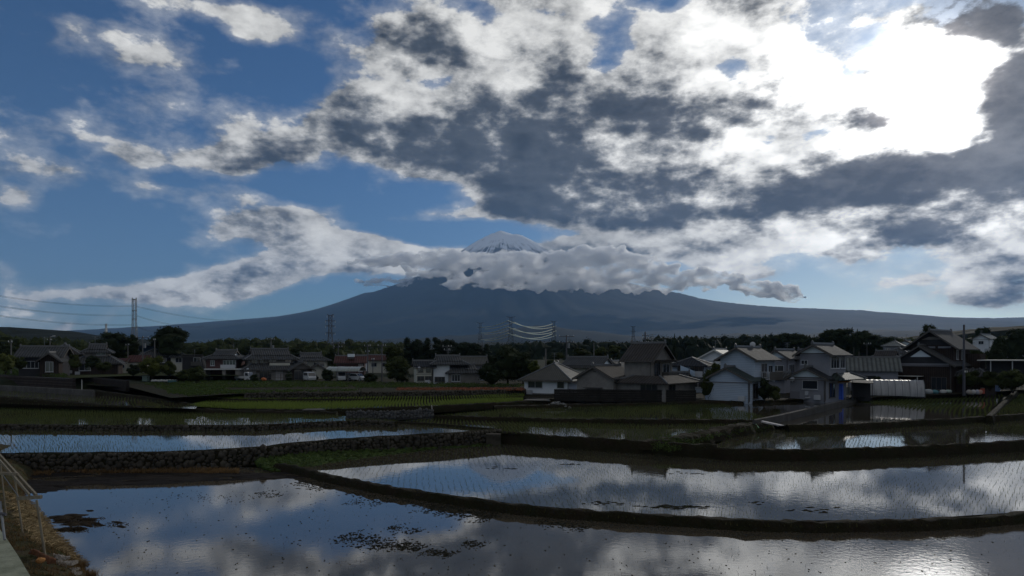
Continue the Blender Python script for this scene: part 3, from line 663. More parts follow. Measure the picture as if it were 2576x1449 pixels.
# R4
h = House(1733, 100, 1.45, 14, 'pale blue house with low hipped roof and slanted panel, right of the tall beige one', wall=W_BLUE, roof=T_DARK, group=G_H)
h.block(-2.6, 2.3, 0, 5, 0, 4.4); h.hip(-2.6, 2.3, 0, 5, 4.4, 1.0, ov=.7); h.block(-2.4, .2, -4, 0, 0, 2.1, W_CREAM); h.gable(-2.4, .2, -4, 0, 2.1, .9, 'x', .4)
h.window('F', -1.2, 2.9, 1.3, 1.3, 0); h.window('F', 1.2, 2.7, 1.9, 1.5, 0, M_FRAMED, bars=2); h.part('balcony', M_FRAME, (.3, 2.3, -1.0, -.92, 2.5, 3.3), (.3, 2.3, -1.0, 0, 2.4, 2.5))
pb_ = MB(); pb_.prism([(-1.0, -1.2, 3.2), (1.2, -1.2, 2.5), (1.2, -1.2, 3.3), (-1.0, -1.2, 4.2)], (0, .06, 0)); pb_.build('panel', mat('blue_panel', (.33, .42, .52), .6), h.o)
h.window('F', 1.4, .8, 1.0, 1.1, 0); h.window('F', -1.4, .7, .9, 1.2, -4)
# R5
h = House(1797, 112, 1.45, 16, 'small white gabled house with a pale sunlit roof behind the big blue one', wall=W_WHITE, roof=T_PALE, group=G_H, fascia=M_FASCIAW)
h.block(-3, 3, 0, 7, 0, 5.1); h.gable(-3, 3, 0, 7, 5.1, 1.6, 'y', .5); h.window('F', 1.9, 3.1, .9, 1.0, 0)
# R6 blue house
h = House(1828, 81.0, 1.45, 24, 'large pale blue two storey house with a windowless gable wall facing the paddy', wall=W_BLUE, roof=T_DARK, group=G_H)
h.block(-2.9, 2.9, 0, 5, 0, 2.65); h.gable(-2.9, 2.9, 0, 4.4, 2.65, 1.45, 'y', .5, roof=T_GREEN)
h.block(-1.9, 2.6, 2.4, 9.2, 2.2, 5.35); h.gable(-1.9, 2.6, 2.4, 9.2, 5.35, 1.3, 'y', .65, roof=T_GREY)
h.part('balcony', M_FRAMED, (2.6, 3.9, 4.0, 8.4, 2.5, 2.6), (3.82, 3.9, 4.0, 8.4, 2.6, 3.6)); h.part('railing', M_FRAME, (2.6, 3.9, 3.95, 4.0, 3.55, 3.62), (2.6, 3.9, 3.95, 4.0, 2.6, 2.68), (2.95, 3.0, 3.95, 4.0, 2.6, 3.6), (3.4, 3.45, 3.95, 4.0, 2.6, 3.6), (3.8, 3.85, 3.95, 4.0, 2.6, 3.6))
h.window('R', 5.4, 2.8, 2.0, 1.9, 2.6, bars=1); h.window('R', 7.6, 2.9, 1.4, 1.5, 2.6); h.part('downpipe', M_FRAMED, (2.9, 2.98, -.08, 0, 0, 2.6)); h.window('F', -1.3, 3.0, .9, .8, 2.4, M_FRAMED)
h.window('R', 1.8, .3, 1.6, 1.9, 2.9, M_FRAMED); dm = MB(); dm.blob((.4, 7.2, 7.15), .38, .10, .38, 0, .4, sub=1); dm.tube((.4, 7.3, 6.6), (.4, 7.25, 7.1), .03); dm.build('satellite_dish', M_FRAME, h.o)
# R7
h = House(1953, 101, 1.45, 24, 'grey house with white gable and bay windows tucked between the blue and grey gabled ones', wall=W_GREY, roof=T_GREY, group=G_H)
h.block(-1.8, 1.8, 0, 6, 0, 5.4); h.gable(-1.8, 1.8, 0, 6, 5.4, 1.1, 'y', .55, infill=W_LBLUE); h.block(1.8, 5.0, 3, 7, 0, 5.2); h.gable(1.8, 5.0, 3, 7, 5.2, 1.3, 'x', .5)
h.window('F', .2, 2.9, 2.0, 1.3, 0); h.window('R', 1.4, 2.6, 2.2, 1.8, 1.8, bars=2); h.block(-1.2, 2.4, -2.6, 0, 0, 2.2); h.gable(-1.2, 2.4, -2.6, 0, 2.2, .8, 'x', .4)
# R8 grey house
h = House(2031, 83.0, 1.45, 24, 'grey two storey house with two stacked white gables, left of the orange carport', wall=W_GREY, roof=T_DARK, group=G_H)
h.block(-2.25, 2.25, 0, 6.5, 0, 2.9); h.gable(-2.25, 2.25, 0, 2.4, 2.9, 1.15, 'y', .6, infill=W_LBLUE); h.hip(-2.25, 3.6, 1.6, 8.0, 2.9, 1.5, ov=.5, roof=T_GREEN, cut=.45)
h.block(-1.6, 2.2, 1.4, 6.4, 2.9, 6.0); h.gable(-1.6, 2.2, 1.4, 6.4, 6.0, 1.05, 'y', .7, roof=T_GREY, infill=W_LBLUE)
h.window('F', .35, 1.35, 2.0, 1.15, 0, bars=0); h.window('F', -1.0, 4.5, .9, .6, 1.4, bars=1); h.window('R', 3.0, 4.0, 2.6, 1.7, 2.2, bars=2); h.window('R', 5.4, 4.0, 1.4, 1.6, 2.2)
h.part('string_course', M_FASCIA, (-2.27, 2.27, -.03, 0, 2.78, 2.92), (-1.62, 2.22, 1.37, 1.4, 5.9, 6.02)); h.part('meter_box', M_FRAME, (-.25, .15, -.2, 0, .55, 1.1), (-.2, .4, -.25, 0, .2, .35)); h.part('lower_cladding', mat('grey_cladding', (.15, .15, .17), .8), (-2.27, -1.0, -.04, 0, 0, 1.0))
h.part('downpipe', M_FRAMED, (2.25, 2.33, -.08, 0, 0, 2.8)); h.window('R', 2.0, .3, 1.8, 1.9, 2.25, M_FRAMED)
# R9 storehouse
h = House(2197, 103, 1.45, -4, 'long storehouse with a ribbed pale grey roof beside the big dark timber house', 'storehouse', W_GREY, T_CORR, 'storehouse')
h.block(-3.4, 3.4, 0, 5.6, 0, 3.5); h.gable(-3.4, 3.4, 0, 5.6, 3.5, 1.75, 'x', .55); h.window('F', -.8, 1.6, 2.4, .9, 0, M_FRAMED)
# R10
h = House(2224, 138, 3.0, 10, 'brown hip and gable roof peeking over the ribbed storehouse', wall=W_BROWN, roof=T_BROWN, group=G_H)
h.block(-2.8, 2.8, 0, 5, 0, 3.8); h.irimoya(-2.8, 2.8, 0, 5, 3.8, 1.5, ov=.6, infill=W_BEIGE)
# R11 big dark timber house
h = House(2316, 104, 1.45, 20, 'largest dark brown timber house with two tiered pointed gables at right', wall=W_BROWN, roof=T_GREY, group=G_H)
h.block(-4.3, 4.3, 0, 9, 0, 4.5); h.gable(-4.3, 4.3, 0, 9, 4.5, 2.75, 'y', .8, infill=W_DARK)
h.block(-2.2, 4.0, 2.0, 9, 4.5, 7.4, W_BROWN); h.gable(-2.2, 4.0, 2.0, 9.2, 7.4, 2.3, 'y', 1.1, infill=W_DARK)
gb = MB(); gb.prism([(-1.5, -.05, 5.5), (1.5, -.05, 5.5), (0, -.05, 6.6)], (0, .05, 0)); gb.build('gable_panel', W_LBLUE, h.o)
gb = MB(); gb.prism([(-.6, 1.95, 8.3), (2.4, 1.95, 8.3), (1.3, 1.95, 8.75), (.5, 1.95, 8.75)], (0, .05, 0)); gb.build('gable_panel', W_BEIGE, h.o)
h.part('plaster_band', W_GREY, (-4.0, 4.0, -.04, 0, 4.0, 4.45), (-.4, 1.4, 1.96, 2.0, 6.9, 7.2), (1.8, 3.6, 1.96, 2.0, 6.9, 7.2))
h.block(4.3, 8.2, 2, 7, 0, 3.0); h.hip(4.3, 8.2, 2, 7, 3.0, 1.2, ov=.8, cut=.7); h.block(4.1, 6.2, 6.5, 9, 3, 6, W_BROWN)
h.part('lean_to', M_FASCIAW, (-4.3, .5, -2.4, -.1, 2.35, 2.45), (-4.2, -4.1, -2.3, -2.2, 0, 2.35), (.3, .4, -2.3, -2.2, 0, 2.35)); h.window('R', 3.4, 5.1, .8, 1.5, 4.0); h.window('R', 5.6, 5.1, .8, 1.5, 4.0)
h.part('gutter_pipe', M_FASCIA, (4.2, 4.3, -.1, 0, 0, 4.0)); h.window('F', 2.6, .3, 2.2, 2.0, 0, M_FRAMED, bars=2)
# R12 garage on the slope
h = House(2540, 98, 4.3, 10, 'flat roofed open garage above the bushes at the right edge', 'garage', W_DARK, T_PALE, 'garage')
h.block(-3.2, 6, 1.5, 5, 0, 2.0); h.part('roof', M_FASCIAW, (-4.0, 7, -.6, 5.4, 2.05, 2.2)); h.part('post', M_FRAME, (-2.4, -2.28, -.2, -.1, 0, 2.05)); h.part('post', M_FRAME, (.3, .42, -.2, -.1, 0, 2.05)); h.part('floor', M_CONC, (-3.6, 6, -.6, 1.5, -.25, 0))
# R13 distant houses at right
def small_house(u, D, z, a, w_, d, hh, rise, wall, roof, label, axis='x', win=2, kind='gable', group='small distant houses on the slope'):
    h = House(u, D, z, a, label, wall=wall, roof=roof, group=group)
    h.block(-w_ / 2, w_ / 2, 0, d, 0, hh)
    if kind == 'gable': h.gable(-w_ / 2, w_ / 2, 0, d, hh, rise, axis, .5)
    elif kind == 'iri': h.irimoya(-w_ / 2, w_ / 2, 0, d, hh, rise, axis, .6)
    else: h.hip(-w_ / 2, w_ / 2, 0, d, hh, rise)
    for i in range(win): h.window('F', -w_ / 2 + w_ * (i + .5) / win, hh - 1.9, min(1.5, w_ / win * .5), 1.1, 0)
    return h
small_house(2468, 215, 9.0, 20, 4.8, 7, 4.0, 1.4, W_WHITE, T_PALE, 'white gabled house among the trees on the slope at upper right', 'y', 1)
small_house(2560, 200, 7.5, 14, 6, 6, 3.6, 1.2, W_GREY, T_GREY, 'grey house half out of frame behind trees at the right edge', 'x', 2)
small_house(2245, 178, 6.2, 14, 4.5, 5, 4.0, 1.2, W_GREY, T_PALE, 'house with bright sunlit hipped roof above the brown ridge near the timber house', kind='hip')
small_house(2257, 158, 4.6, 10, 4.4, 5, 3.4, 1.2, W_WHITE, T_GREY, 'small white house with grey hipped roof just left of the dark timber gable', kind='hip')
small_house(2277, 195, 6.8, 14, 5, 5, 3.8, 1.2, W_LBLUE, T_BROWN, 'blue white gabled cottage half hidden by the dark timber house roof', 'y', 1)
small_house(1540, 118, 1.45, 26, 4.4, 5, 3.5, 1.1, mat('pinkish_wall', (.26, .20, .22), .9), T_GREY, 'small pinkish house squeezed between the long grey roof and the tall beige one', 'y', 1)
# ---------------------------------------------------------------- houses at left and centre
h = House(101, 115, 4.0, 16, 'low house with a wide grey tiled roof and front gable, leftmost of all', wall=W_BROWN, roof=T_GREY, group=G_H)
h.block(-3.2, 3.0, 0, 6, 0, 3.2, W_DARK); h.gable(-3.2, 3.0, 0, 6, 3.2, 1.5, 'x', .7); h.block(.6, 3.4, -2.2, 0, 0, 2.6); h.gable(.6, 3.4, -2.2, 1.5, 2.5, 1.1, 'y', .6); h.window('F', -1.4, .9, 2.4, 1.3, 0, bars=3); h.window('F', 2.0, .3, 1.2, 1.8, -2.2)
small_house(158, 128, 3.6, 8, 5.0, 6, 4.2, 1.7, W_DARK, T_BROWN, 'dark house with pointed hipped roof, second from the left', kind='hip', group=G_H)
h = House(236, 128, 3.4, 8, 'wide dark house with a raised hip and gable upper roof beside the large round tree', wall=W_BROWN, roof=T_GREY, group=G_H)
h.block(-3.6, 4.2, 0, 7, 0, 2.6); h.hip(-3.6, 4.2, 0, 7, 2.6, 2.2, ov=.7, cut=.7); h.block(-1.8, 2.2, 1.6, 6, 2.6, 4.9, W_BEIGE); h.irimoya(-1.8, 2.2, 1.6, 6, 4.9, 1.3, ov=.7); h.window('F', 1.0, 3.9, 1.6, .8, 1.6); h.window('F', -1.5, .8, 2, 1.3, 0)
h = House(306, 139, 3.4, 16, 'small cream hut with rusty pink metal roofs below the conical tree', 'hut', W_CREAM, T_RED, 'hut')
h.block(-1.6, .9, 0, 3.4, 0, 2.6); h.gable(-1.6, .9, 0, 3.4, 2.6, .5, 'x', .25, ridge=False); h.block(.9, 4.6, 1.0, 5.5, 0, 2.5); h.gable(.9, 4.6, 1.0, 5.5, 2.5, 1.3, 'x', .3, ridge=False); h.window('F', .1, 1.1, 1.0, .8, 0); h.window('F', 3.2, .2, 1.2, 1.6, 1.0, M_FRAMED)
h = House(410, 150, 3.2, -6, 'long house with several low hipped roofs behind the yellow green bushes', wall=W_BEIGE, roof=T_GREY, group=G_H)
h.block(-4.6, 1.6, 0, 6, 0, 4.2, W_DARK); h.hip(-4.6, 1.6, 0, 6, 4.2, 1.4); h.block(1.6, 5.0, -.6, 5, 0, 4.0, W_CREAM); h.hip(1.6, 5.0, -.6, 5, 4.0, 1.1); h.window('F', 3.2, 2.4, 1.4, 1.1, -.6); h.window('F', -.4, 2.4, 2.2, 1.1, 0)
h = House(484, 140, 3.0, 8, 'dark flat roofed block with balcony, just left of the brick red house', wall=W_DARK, roof=T_DARK, group=G_H)
h.block(-2.0, 2.0, 0, 5, 0, 4.3); h.part('roof', M_FASCIA, (-2.2, 2.2, -.3, 5.2, 4.3, 4.45)); h.part('balcony', M_FRAMED, (-.2, 2.0, -.9, 0, 2.0, 2.1), (-.2, 2.0, -.9, -.84, 2.1, 2.9)); h.window('F', .9, 2.2, 1.4, 1.6, 0)
h = House(556, 127, 2.3, 18, 'brick red two storey house above a flat garage, beside the big two storey one', wall=mat('brick_red_wall', (.085, .050, .048), .9, .2, 1), roof=T_GREY, group=G_H)
h.block(-2.8, 3.0, 0, 6, 0, 4.6); h.irimoya(-2.8, 3.0, 0, 6, 4.6, 1.4, ov=.7, infill=W_LBLUE); h.window('F', 1.6, 2.7, 2.4, 1.3, 0, bars=3); h.window('F', -1.6, 2.9, .8, 1.1, 0)
h.part('garage_roof', M_FASCIAW, (-2.4, 5.6, -3.2, .0, 2.15, 2.35)); h.part('garage_wall', W_BEIGE, (-2.2, -1.9, -3.0, 0, 0, 2.15), (1.2, 1.8, -3.0, 0, 0, 2.15), (3.6, 5.4, -3.0, -2.9, 0, 2.15)); h.part('balcony', M_FRAME, (.2, 3.0, -1.0, -.94, 2.4, 3.1))
h = House(692, 127, 2.3, -10, 'biggest two storey house of the left group with grey tiled roofs and a gabled entrance', wall=W_BEIGE, roof=T_GREY, group=G_H)
h.block(-5.6, 5.4, 0, 8, 0, 2.5); h.hip(-5.6, 5.4, 0, 8, 2.5, 2.2, ov=.8, cut=.5); h.block(-4.6, 4.0, 1.6, 7, 2.5, 4.7); h.irimoya(-4.6, 4.0, 1.6, 7, 4.7, 1.7, ov=.9, infill=mat('pinkish_gable', (.20, .13, .14), .9))
h.block(2.6, 6.6, -2.2, 1, 0, 2.3, W_BROWN); h.gable(2.6, 6.6, -2.2, 3, 2.3, 1.2, 'y', .7)
for x, w_ in ((-3.6, 1.2), (-2.2, .8), (-.2, 1.6), (2.8, 1.3)): h.window('F', x, 3.2, w_, 1.1, 1.6, M_FRAMED, bars=1)
h.window('F', -1.8, .2, 2.2, 2.0, 0, M_FRAMED, bars=2); h.window('F', -4.2, .1, 1.3, 2.1, 0, pane=M_CURT); h.window('F', .8, .1, 1.3, 2.1, 0, pane=M_CURT); h.part('balcony', W_CREAM, (-.9, 3.0, .8, .9, 2.9, 3.4)); h.part('balcony_rail', M_FRAMED, (-.9, 3.0, .8, .86, 3.4, 3.6)); h.window('F', 4.4, .2, 2.4, 1.9, -2.2, M_FRAMED, bars=2)
h = House(788, 139, 2.3, -8, 'tiled two storey house right behind the gabled entrance of the biggest left house', wall=W_CREAM, roof=T_GREY, group=G_H)
h.block(-3.2, 3.0, 0, 6, 0, 4.2); h.irimoya(-3.2, 3.0, 0, 6, 4.2, 1.3, ov=.8, infill=W_LBLUE); h.block(-1, 2.0, -3, 0, 0, 2.1); h.gable(-1, 2.0, -3, 0, 2.1, .9, 'y', .5); h.window('F', -1.8, 2.6, 1.3, 1.1, 0); h.window('F', 1.2, 2.6, 2.2, 1.0, 0)
h = House(880, 146, 2.3, 4, 'rusty red house with a white tank on its roof behind the carport', wall=W_BROWN, roof=T_RED, group=G_H)
h.block(-3.0, 3.2, 0, 6, 0, 3.4, MATS['brick_red_wall']); h.gable(-3.0, 3.2, 0, 6, 3.4, 1.3, 'x', .5); h.window('F', -1.8, 1.4, 1.5, 1.1, 0); h.window('F', 2.4, 1.3, 1.0, 1.8, 0, pane=M_CURT); h.part('water_tank', W_LBLUE, (-.6, .9, 1.4, 2.3, 4.6, 5.3)); h.part('solar_panel', M_PANE, (-.5, 1.0, .3, 1.3, 4.2, 4.3))
for (u, D, lb, wl, rf) in ((925, 190, 'distant pale house with grey roof behind the left utility pole pair', W_WHITE, T_PALE), (955, 176, 'distant house with reddish roof left of the round dark tree', W_CREAM, T_RED), (905, 205, 'farthest grey roof just right of the white rooftop tank', W_GREY, T_GREY)):
    small_house(u, D, 3.2, 6, 6, 6, 2.9, 1.2, wl, rf, lb, 'x', 2)
h = House(1140, 112, 2.3, -8, 'white house with square left wing, tall blank wall and tiled hip roof, alone at centre', wall=W_WHITE, roof=T_GREY, group=G_H)
h.block(-6.4, -3.6, 0, 4.5, 0, 3.0, W_CREAM); h.gable(-6.4, -3.4, 0, 4.5, 3.0, .8, 'x', .45, roof=T_DARK); h.window('F', -5.6, 2.0, .85, .95, 0, M_FRAMED, bars=0); h.window('F', -4.3, 2.0, .85, .95, 0, M_FRAMED, bars=0); h.window('F', -5.6, .55, 1.2, .8, 0, M_FRAMED); h.window('F', -4.3, .55, 1.2, .8, 0, M_FRAMED)
h.part('string_course', M_FASCIA, (-6.42, -3.58, -.03, 0, 1.62, 1.7)); h.block(-3.4, -.6, .3, 5, 0, 3.7); h.block(-.6, 2.2, 1.2, 5, 0, 3.7, W_GREY); h.irimoya(-3.4, 2.2, .3, 5, 3.7, 1.2, ov=.7, infill=W_LBLUE)
h.block(-.8, 4.6, -.6, 3.6, 0, 2.2, W_BEIGE); h.irimoya(-.8, 4.6, -.6, 3.6, 2.2, 1.1, ov=.6, infill=W_GREY); h.window('F', .4, .4, 1.5, 1.2, -.6, bars=2); h.window('F', -2.3, .3, 1.8, .9, .3, M_FRAMED, bars=2)
small_house(1190, 125, 2.3, -4, 5, 5, 3.3, 1.2, W_GREY, T_SLATE, 'house whose pale slate roof shows right behind the white one at centre', 'x', 1, group=G_H)
small_house(596, 170, 3.0, -6, 9, 6, 4.6, .9, W_DARK, T_PALE, 'long shed with a pale sunlit roof edge behind the brick red house', 'x', 0, group='sheds')
# ---------------------------------------------------------------- trees
M_BARK = mat('bark', (.045, .036, .028), .95, .3, 3)
LEAF = {'dark': mat('leaves_dark', (.026, .036, .016), .85, .5, .25, obj=False, trans=.2), 'mid': mat('leaves_mid', (.050, .062, .020), .8, .5, .3, obj=False, trans=.3),
        'lit': mat('leaves_yellow_green_lit', (.110, .120, .030), .8, .4, .4, col2=(.055, .07, .02), obj=False, trans=.4), 'cedar': mat('leaves_cedar', (.018, .026, .015), .9, .4, .3, obj=False, trans=.1)}  # lit leaves: yellow green, paler to carry sunlight in the colour
def leaves(mb, c, rx, ry, rz, n, size, rnd, shell=.55):
    for _ in range(n):
        while True:
            x, y, z = rnd.uniform(-1, 1), rnd.uniform(-1, 1), rnd.uniform(-1, 1); r2 = x * x + y * y + z * z
            if shell * shell < r2 < 1.0: break
        if rnd.random() < .12: x *= 1.16; y *= 1.16; z *= 1.16
        p = Vector((c[0] + x * rx, c[1] + y * ry, c[2] + z * rz)); s = size * rnd.uniform(.6, 1.4)
        n1 = Vector((rnd.gauss(x, .8), rnd.gauss(y, .8), rnd.gauss(z + .3, .8))); n1.normalize(); a = n1.orthogonal().normalized() * s; b = n1.cross(a)
        mb.face([p - a, p + b * .45, p + a, p - b * .45])
def crown(kind, seed):
    rnd = random.Random(seed); mb = MB()
    if kind == 'round':
        cl = [((0, 0, .58), .40, .36), ((.05, 0, .34), .36, .22)]
        for i in range(20):
            t = rnd.uniform(0, 6.28); e = rnd.uniform(-1.0, 1.35); r = .36 * math.cos(e)
            cl.append(((r * math.cos(t), r * math.sin(t), .54 + .34 * math.sin(e)), rnd.uniform(.12, .18), rnd.uniform(.10, .15)))
        sz, k = .024, 150
    elif kind == 'cone':
        cl = [((rnd.uniform(-.06, .06) * (1 - h), rnd.uniform(-.06, .06), .14 + .8 * h), .42 * (1 - h) + .07, .09) for h in [i / 11 for i in range(12)]]; sz, k = .026, 130
    elif kind == 'column':
        cl = [((rnd.uniform(-.08, .08), rnd.uniform(-.08, .08), .12 + .8 * h), (.34 - .18 * h * h) * rnd.uniform(.8, 1.2), .10) for h in [i / 11 for i in range(12)]]; sz, k = .024, 140
    else:      # bush
        cl = [((0, 0, .35), .42, .32)]
        for i in range(14):
            t = rnd.uniform(0, 6.28); e = rnd.uniform(-.4, 1.3); r = .36 * math.cos(e) * rnd.uniform(.7, 1.1)
            cl.append(((r * math.cos(t), r * math.sin(t), .38 + .40 * math.sin(e) * rnd.uniform(.7, 1.15)), rnd.uniform(.10, .18), rnd.uniform(.10, .19)))
        sz, k = .028, 120
    for (c, r, rz) in cl:
        mb.blob(c, r * .80, r * .80, rz * .80, .28, 0, rnd)
        leaves(mb, c, r, r, rz, int(k * (1 + 2.2 * (r > .3))), sz, rnd)
    return mb
TREE = {}
def tree_proto(kind, leaf, seed):
    key = (kind, leaf, seed)
    if key in TREE: return TREE[key]
    cm = crown(kind, seed).build('crown', LEAF[leaf]); tk = MB(); rnd = random.Random(seed + 9)
    if kind in ('round',):
        tk.tube((0, 0, -.06), (.01, 0, .22), .035, .026, 7)
        tk.tube((.01, 0, .2), (-.02, .01, .55), .026, .012, 6)
        for i in range(6):
            t = i * 1.05 + rnd.random(); tk.tube((.0, 0, .22 + .05 * i), (.26 * math.cos(t), .26 * math.sin(t), .48 + .05 * i), .014, .004, 5)
    elif kind == 'bush':
        for i in range(5):
            t = i * 1.3; tk.tube((0, 0, -.06), (.2 * math.cos(t), .2 * math.sin(t), .4), .016, .006, 5)
    else: tk.tube((0, 0, -.06), (0, 0, .9), .03, .006, 7)
    tm = tk.build('trunk', M_BARK); TREE[key] = (cm.data, tm.data)
    bpy.data.objects.remove(cm); bpy.data.objects.remove(tm)
    return TREE[key]
NT_ = [0]
def tree(kind, leaf, u, vt, vb, wpx, D, label, name=None, group=None, cat=None):
    NT_[0] += 1; cd, td = tree_proto(kind, leaf, NT_[0] % 3)
    z0, z1 = zat(vb, D), zat(vt, D); W = wpx * D / FPX; nm = name or ('bush' if kind == 'bush' else 'tree')
    hgt = z1 - z0; fx = W / {'round': .92, 'cone': .92, 'column': .72, 'bush': .95}[kind]
    o = empty(nm, at(u, D, z0), NT_[0] * 1.7, label, cat or nm, group); o.scale = (fx, fx, hgt)
    c = bpy.data.objects.new('crown', cd); COL.objects.link(c); c.parent = o
    t = bpy.data.objects.new('trunk', td); COL.objects.link(t); t.parent = o
    return o
def clear_tree_note(): pass
GT = 'trees standing between the houses'; GG = 'trees of the dark grove'
# left
tree('round','dark',282,831,918,92,150,'large dark round tree left of the conical tree, below the tall pylon')
tree('column','dark',338,841,912,34,152,'narrow conical dark tree between the two big round trees')
tree('round','dark',430,820,912,92,152,'large dark dome shaped tree standing highest right of the tall pylon')
tree('bush','lit',14,880,938,52,108,'yellow green bush cut by the left edge of the photo')
tree('bush','mid',50,893,930,36,110,'dull green bush beside the left edge yellow one')
tree('bush','mid',187,885,930,34,112,'olive shrub in front of the pointed hipped roof house')
tree('bush','dark',232,888,928,40,113,'dark shrub in front of the raised roof house at left')
tree('bush','lit',384,888,951,66,118,'large yellow green shrub right of the pink roofed hut',name='shrub')
tree('bush','mid',425,903,948,40,120,'dark green shrub just right of the large yellow green one',name='shrub')
tree('bush','mid',496,913,964,56,112,'tall loose shrub in front of the dark flat roofed block',name='shrub')
tree('bush','mid',462,926,958,40,116,'low dark shrub left of the tall loose one',name='shrub')
tree('round','mid',505,866,905,52,190,'pale green tree behind the dark flat roofed block')
tree('round','mid',130,857,905,40,175,'light green tree behind the pointed roofs at far left')
tree('round','mid',95,856,905,50,180,'green tree left of the lamp mast at far left')
tree('round','mid',55,852,905,46,185,'green tree second from the left edge on the hill foot')
tree('round','dark',18,862,925,44,130,'dark tree above the yellow green bush at the left edge')
tree('round','mid',195,862,905,36,178,'pale tree between the pointed roof and the raised roof house')
tree('bush','dark',728,930,962,22,122,'clipped round garden bush by the gabled entrance')
tree('bush','dark',822,922,961,38,121,'dark rounded bush left of the carport')
tree('bush','dark',790,935,962,24,124,'small dark bush by the parked white van')
tree('round','dark',535,872,925,44,138,'dark tree between the flat roofed block and the brick red house')
tree('round','dark',618,868,920,48,150,'dark tree behind the gap left of the biggest left roof')
tree('round','dark',748,872,925,50,150,'dark tree just right of the biggest left roof')
tree('round','dark',838,876,925,40,155,'dark tree at the foot of the four legged pylon')
tree('round','mid',990,868,920,54,165,'tree behind the rounded tree left of the square white wing')
tree('bush','dark',640,938,962,26,120,'small dark bush right of the white pickup truck')
tree('bush','dark',930,935,964,44,116,'low dark bush right of the arched carport')
tree('bush','mid',262,905,936,44,112,'shrub hiding the base of the raised roof house')
tree('bush','dark',335,912,946,34,116,'dark shrub right of the pink roofed hut')
# centre
tree('round','mid',1000,895,966,66,118,'rounded tree with light edge left of the square white wing')
tree('bush','dark',1012,915,965,50,116,'dark hedge bush under the rounded tree at centre')
for i,(k_,u,vt,w_,D) in enumerate([('column',1026,848,40,170),('round',1048,853,60,172),('column',1074,850,44,168),('column',1100,848,42,166),('round',1128,853,60,170),('round',1162,857,66,165),('round',1192,861,58,163),('column',1202,866,34,160),('column',1226,865,38,158)]):
    tree(k_,'cedar',u,vt,925,w_,D,['spiky dark cedar at the left end of the grove behind the white house','broad dark tree second in the grove','slim dark cedar third in the grove','tallest slim cedar of the grove','dark tree right of the tallest cedar in the grove','broad low dark tree above the white house roof','dark tree over the right wing of the white house','thin dark cedar near the right end of the grove','last small cedar at the right end of the grove'][i],group=GG)
tree('bush','dark',1238,900,972,76,106,'dark tree mass right of the white house at centre','tree')
tree('round','dark',1278,867,975,92,110,'big dark tree left of the white bungalow, taller of two')
tree('round','dark',1316,880,970,66,110,'dark tree touching the left of the white bungalow roof')
tree('bush','lit',1345,902,940,40,106,'sunlit shrub behind the left slope of the bungalow roof')
tree('bush','mid',1385,900,935,34,120,'bright green shrub right behind the bungalow roof slope')
tree('round','mid',1463,874,905,44,175,'rounded light green tree right of the utility pole with long crossarm')
tree('round','mid',1405,886,905,42,150,'dark green tree left of the utility pole with long crossarm')
tree('round','mid',1512,872,905,36,190,'light tree behind the long grey roof')
tree('round','mid',1545,866,905,40,205,'green tree left of the tall beige house roof')
tree('cone','dark',1697,841,905,14,230,'single pointed fir standing above the treeline right of the tall roof')
tree('bush','mid',1783,918,1010,46,83,'leafy tree pressed between the dark fence and the blue wall','tree')
tree('bush','mid',1800,905,950,34,92,'bush above the left eave of the blue wall')
tree('bush','dark',1922,945,1008,48,80,'dark shrub between the blue house and the grey house')
tree('bush','mid',1950,965,1010,34,79,'lower green shrub left of the grey house wall')
# right
for i,(k_,u,vt,w_,D) in enumerate([('round',1965,834,74,260),('round',2004,836,66,255),('cone',1926,842,12,240),('round',2040,846,44,240),('cone',2048,843,12,235),('round',2092,828,76,215),('round',2128,822,80,210),('cone',2144,824,14,205),('round',2168,831,68,208),('round',2204,838,70,205),('round',2240,845,64,200),('cone',2157,829,12,204)]):
    tree(k_,'dark',u,vt,905,w_,D,['dark rounded tree above the blue house roof','dark tree just left of the grey house ridge','thin fir left of the trees above the blue house','low dark tree over the grey house ridge','little fir beside the grey house ridge','broad dark tree on the left shoulder of the wooded knoll','highest dark tree on the wooded knoll','taller of two pointed firs on the knoll','dark tree right of the knoll firs','dark tree on the right shoulder of the wooded knoll','last dark tree of the knoll before the bright roof','shorter of two pointed firs on the knoll'][i],group='trees on the wooded knoll')
tree('round','dark',2336,811,905,44,150,'dark tree rising directly behind the ridge of the dark timber house')
tree('round','dark',2472,820,905,46,260,'round dark tree behind the white gabled house on the slope')
tree('round','dark',2515,846,925,40,150,'dark tree right of the white gabled house on the slope')
tree('round','dark',2548,822,925,70,190,'wide dark tree at the top right of the slope')
tree('round','mid',2425,888,935,44,120,'olive tree right of the dark timber house')
tree('round','mid',2455,878,940,48,118,'olive tree under the white gabled house on the slope')
tree('round','dark',2500,872,950,46,125,'dark tree left of the flat garage roof')
tree('bush','mid',2440,925,978,56,98,'green bush right of the tall dark pole')
tree('bush','mid',2490,928,980,66,97,'bush below the flat garage')
tree('bush','mid',2548,918,985,76,92,'large green bush at the right edge under the garage')
tree('bush','dark',2418,905,960,40,110,'dark bush between the timber house and the tall dark pole')
tree('bush','dark',2205,943,975,34,98,'rounded dark shrub behind the plastic tunnel')
tree('round','dark',2118,876,960,56,120,'dark tree right of the grey house bay window')
tree('bush','mid',2395,820+60,930,40,135,'olive tree behind the side wing of the timber house')
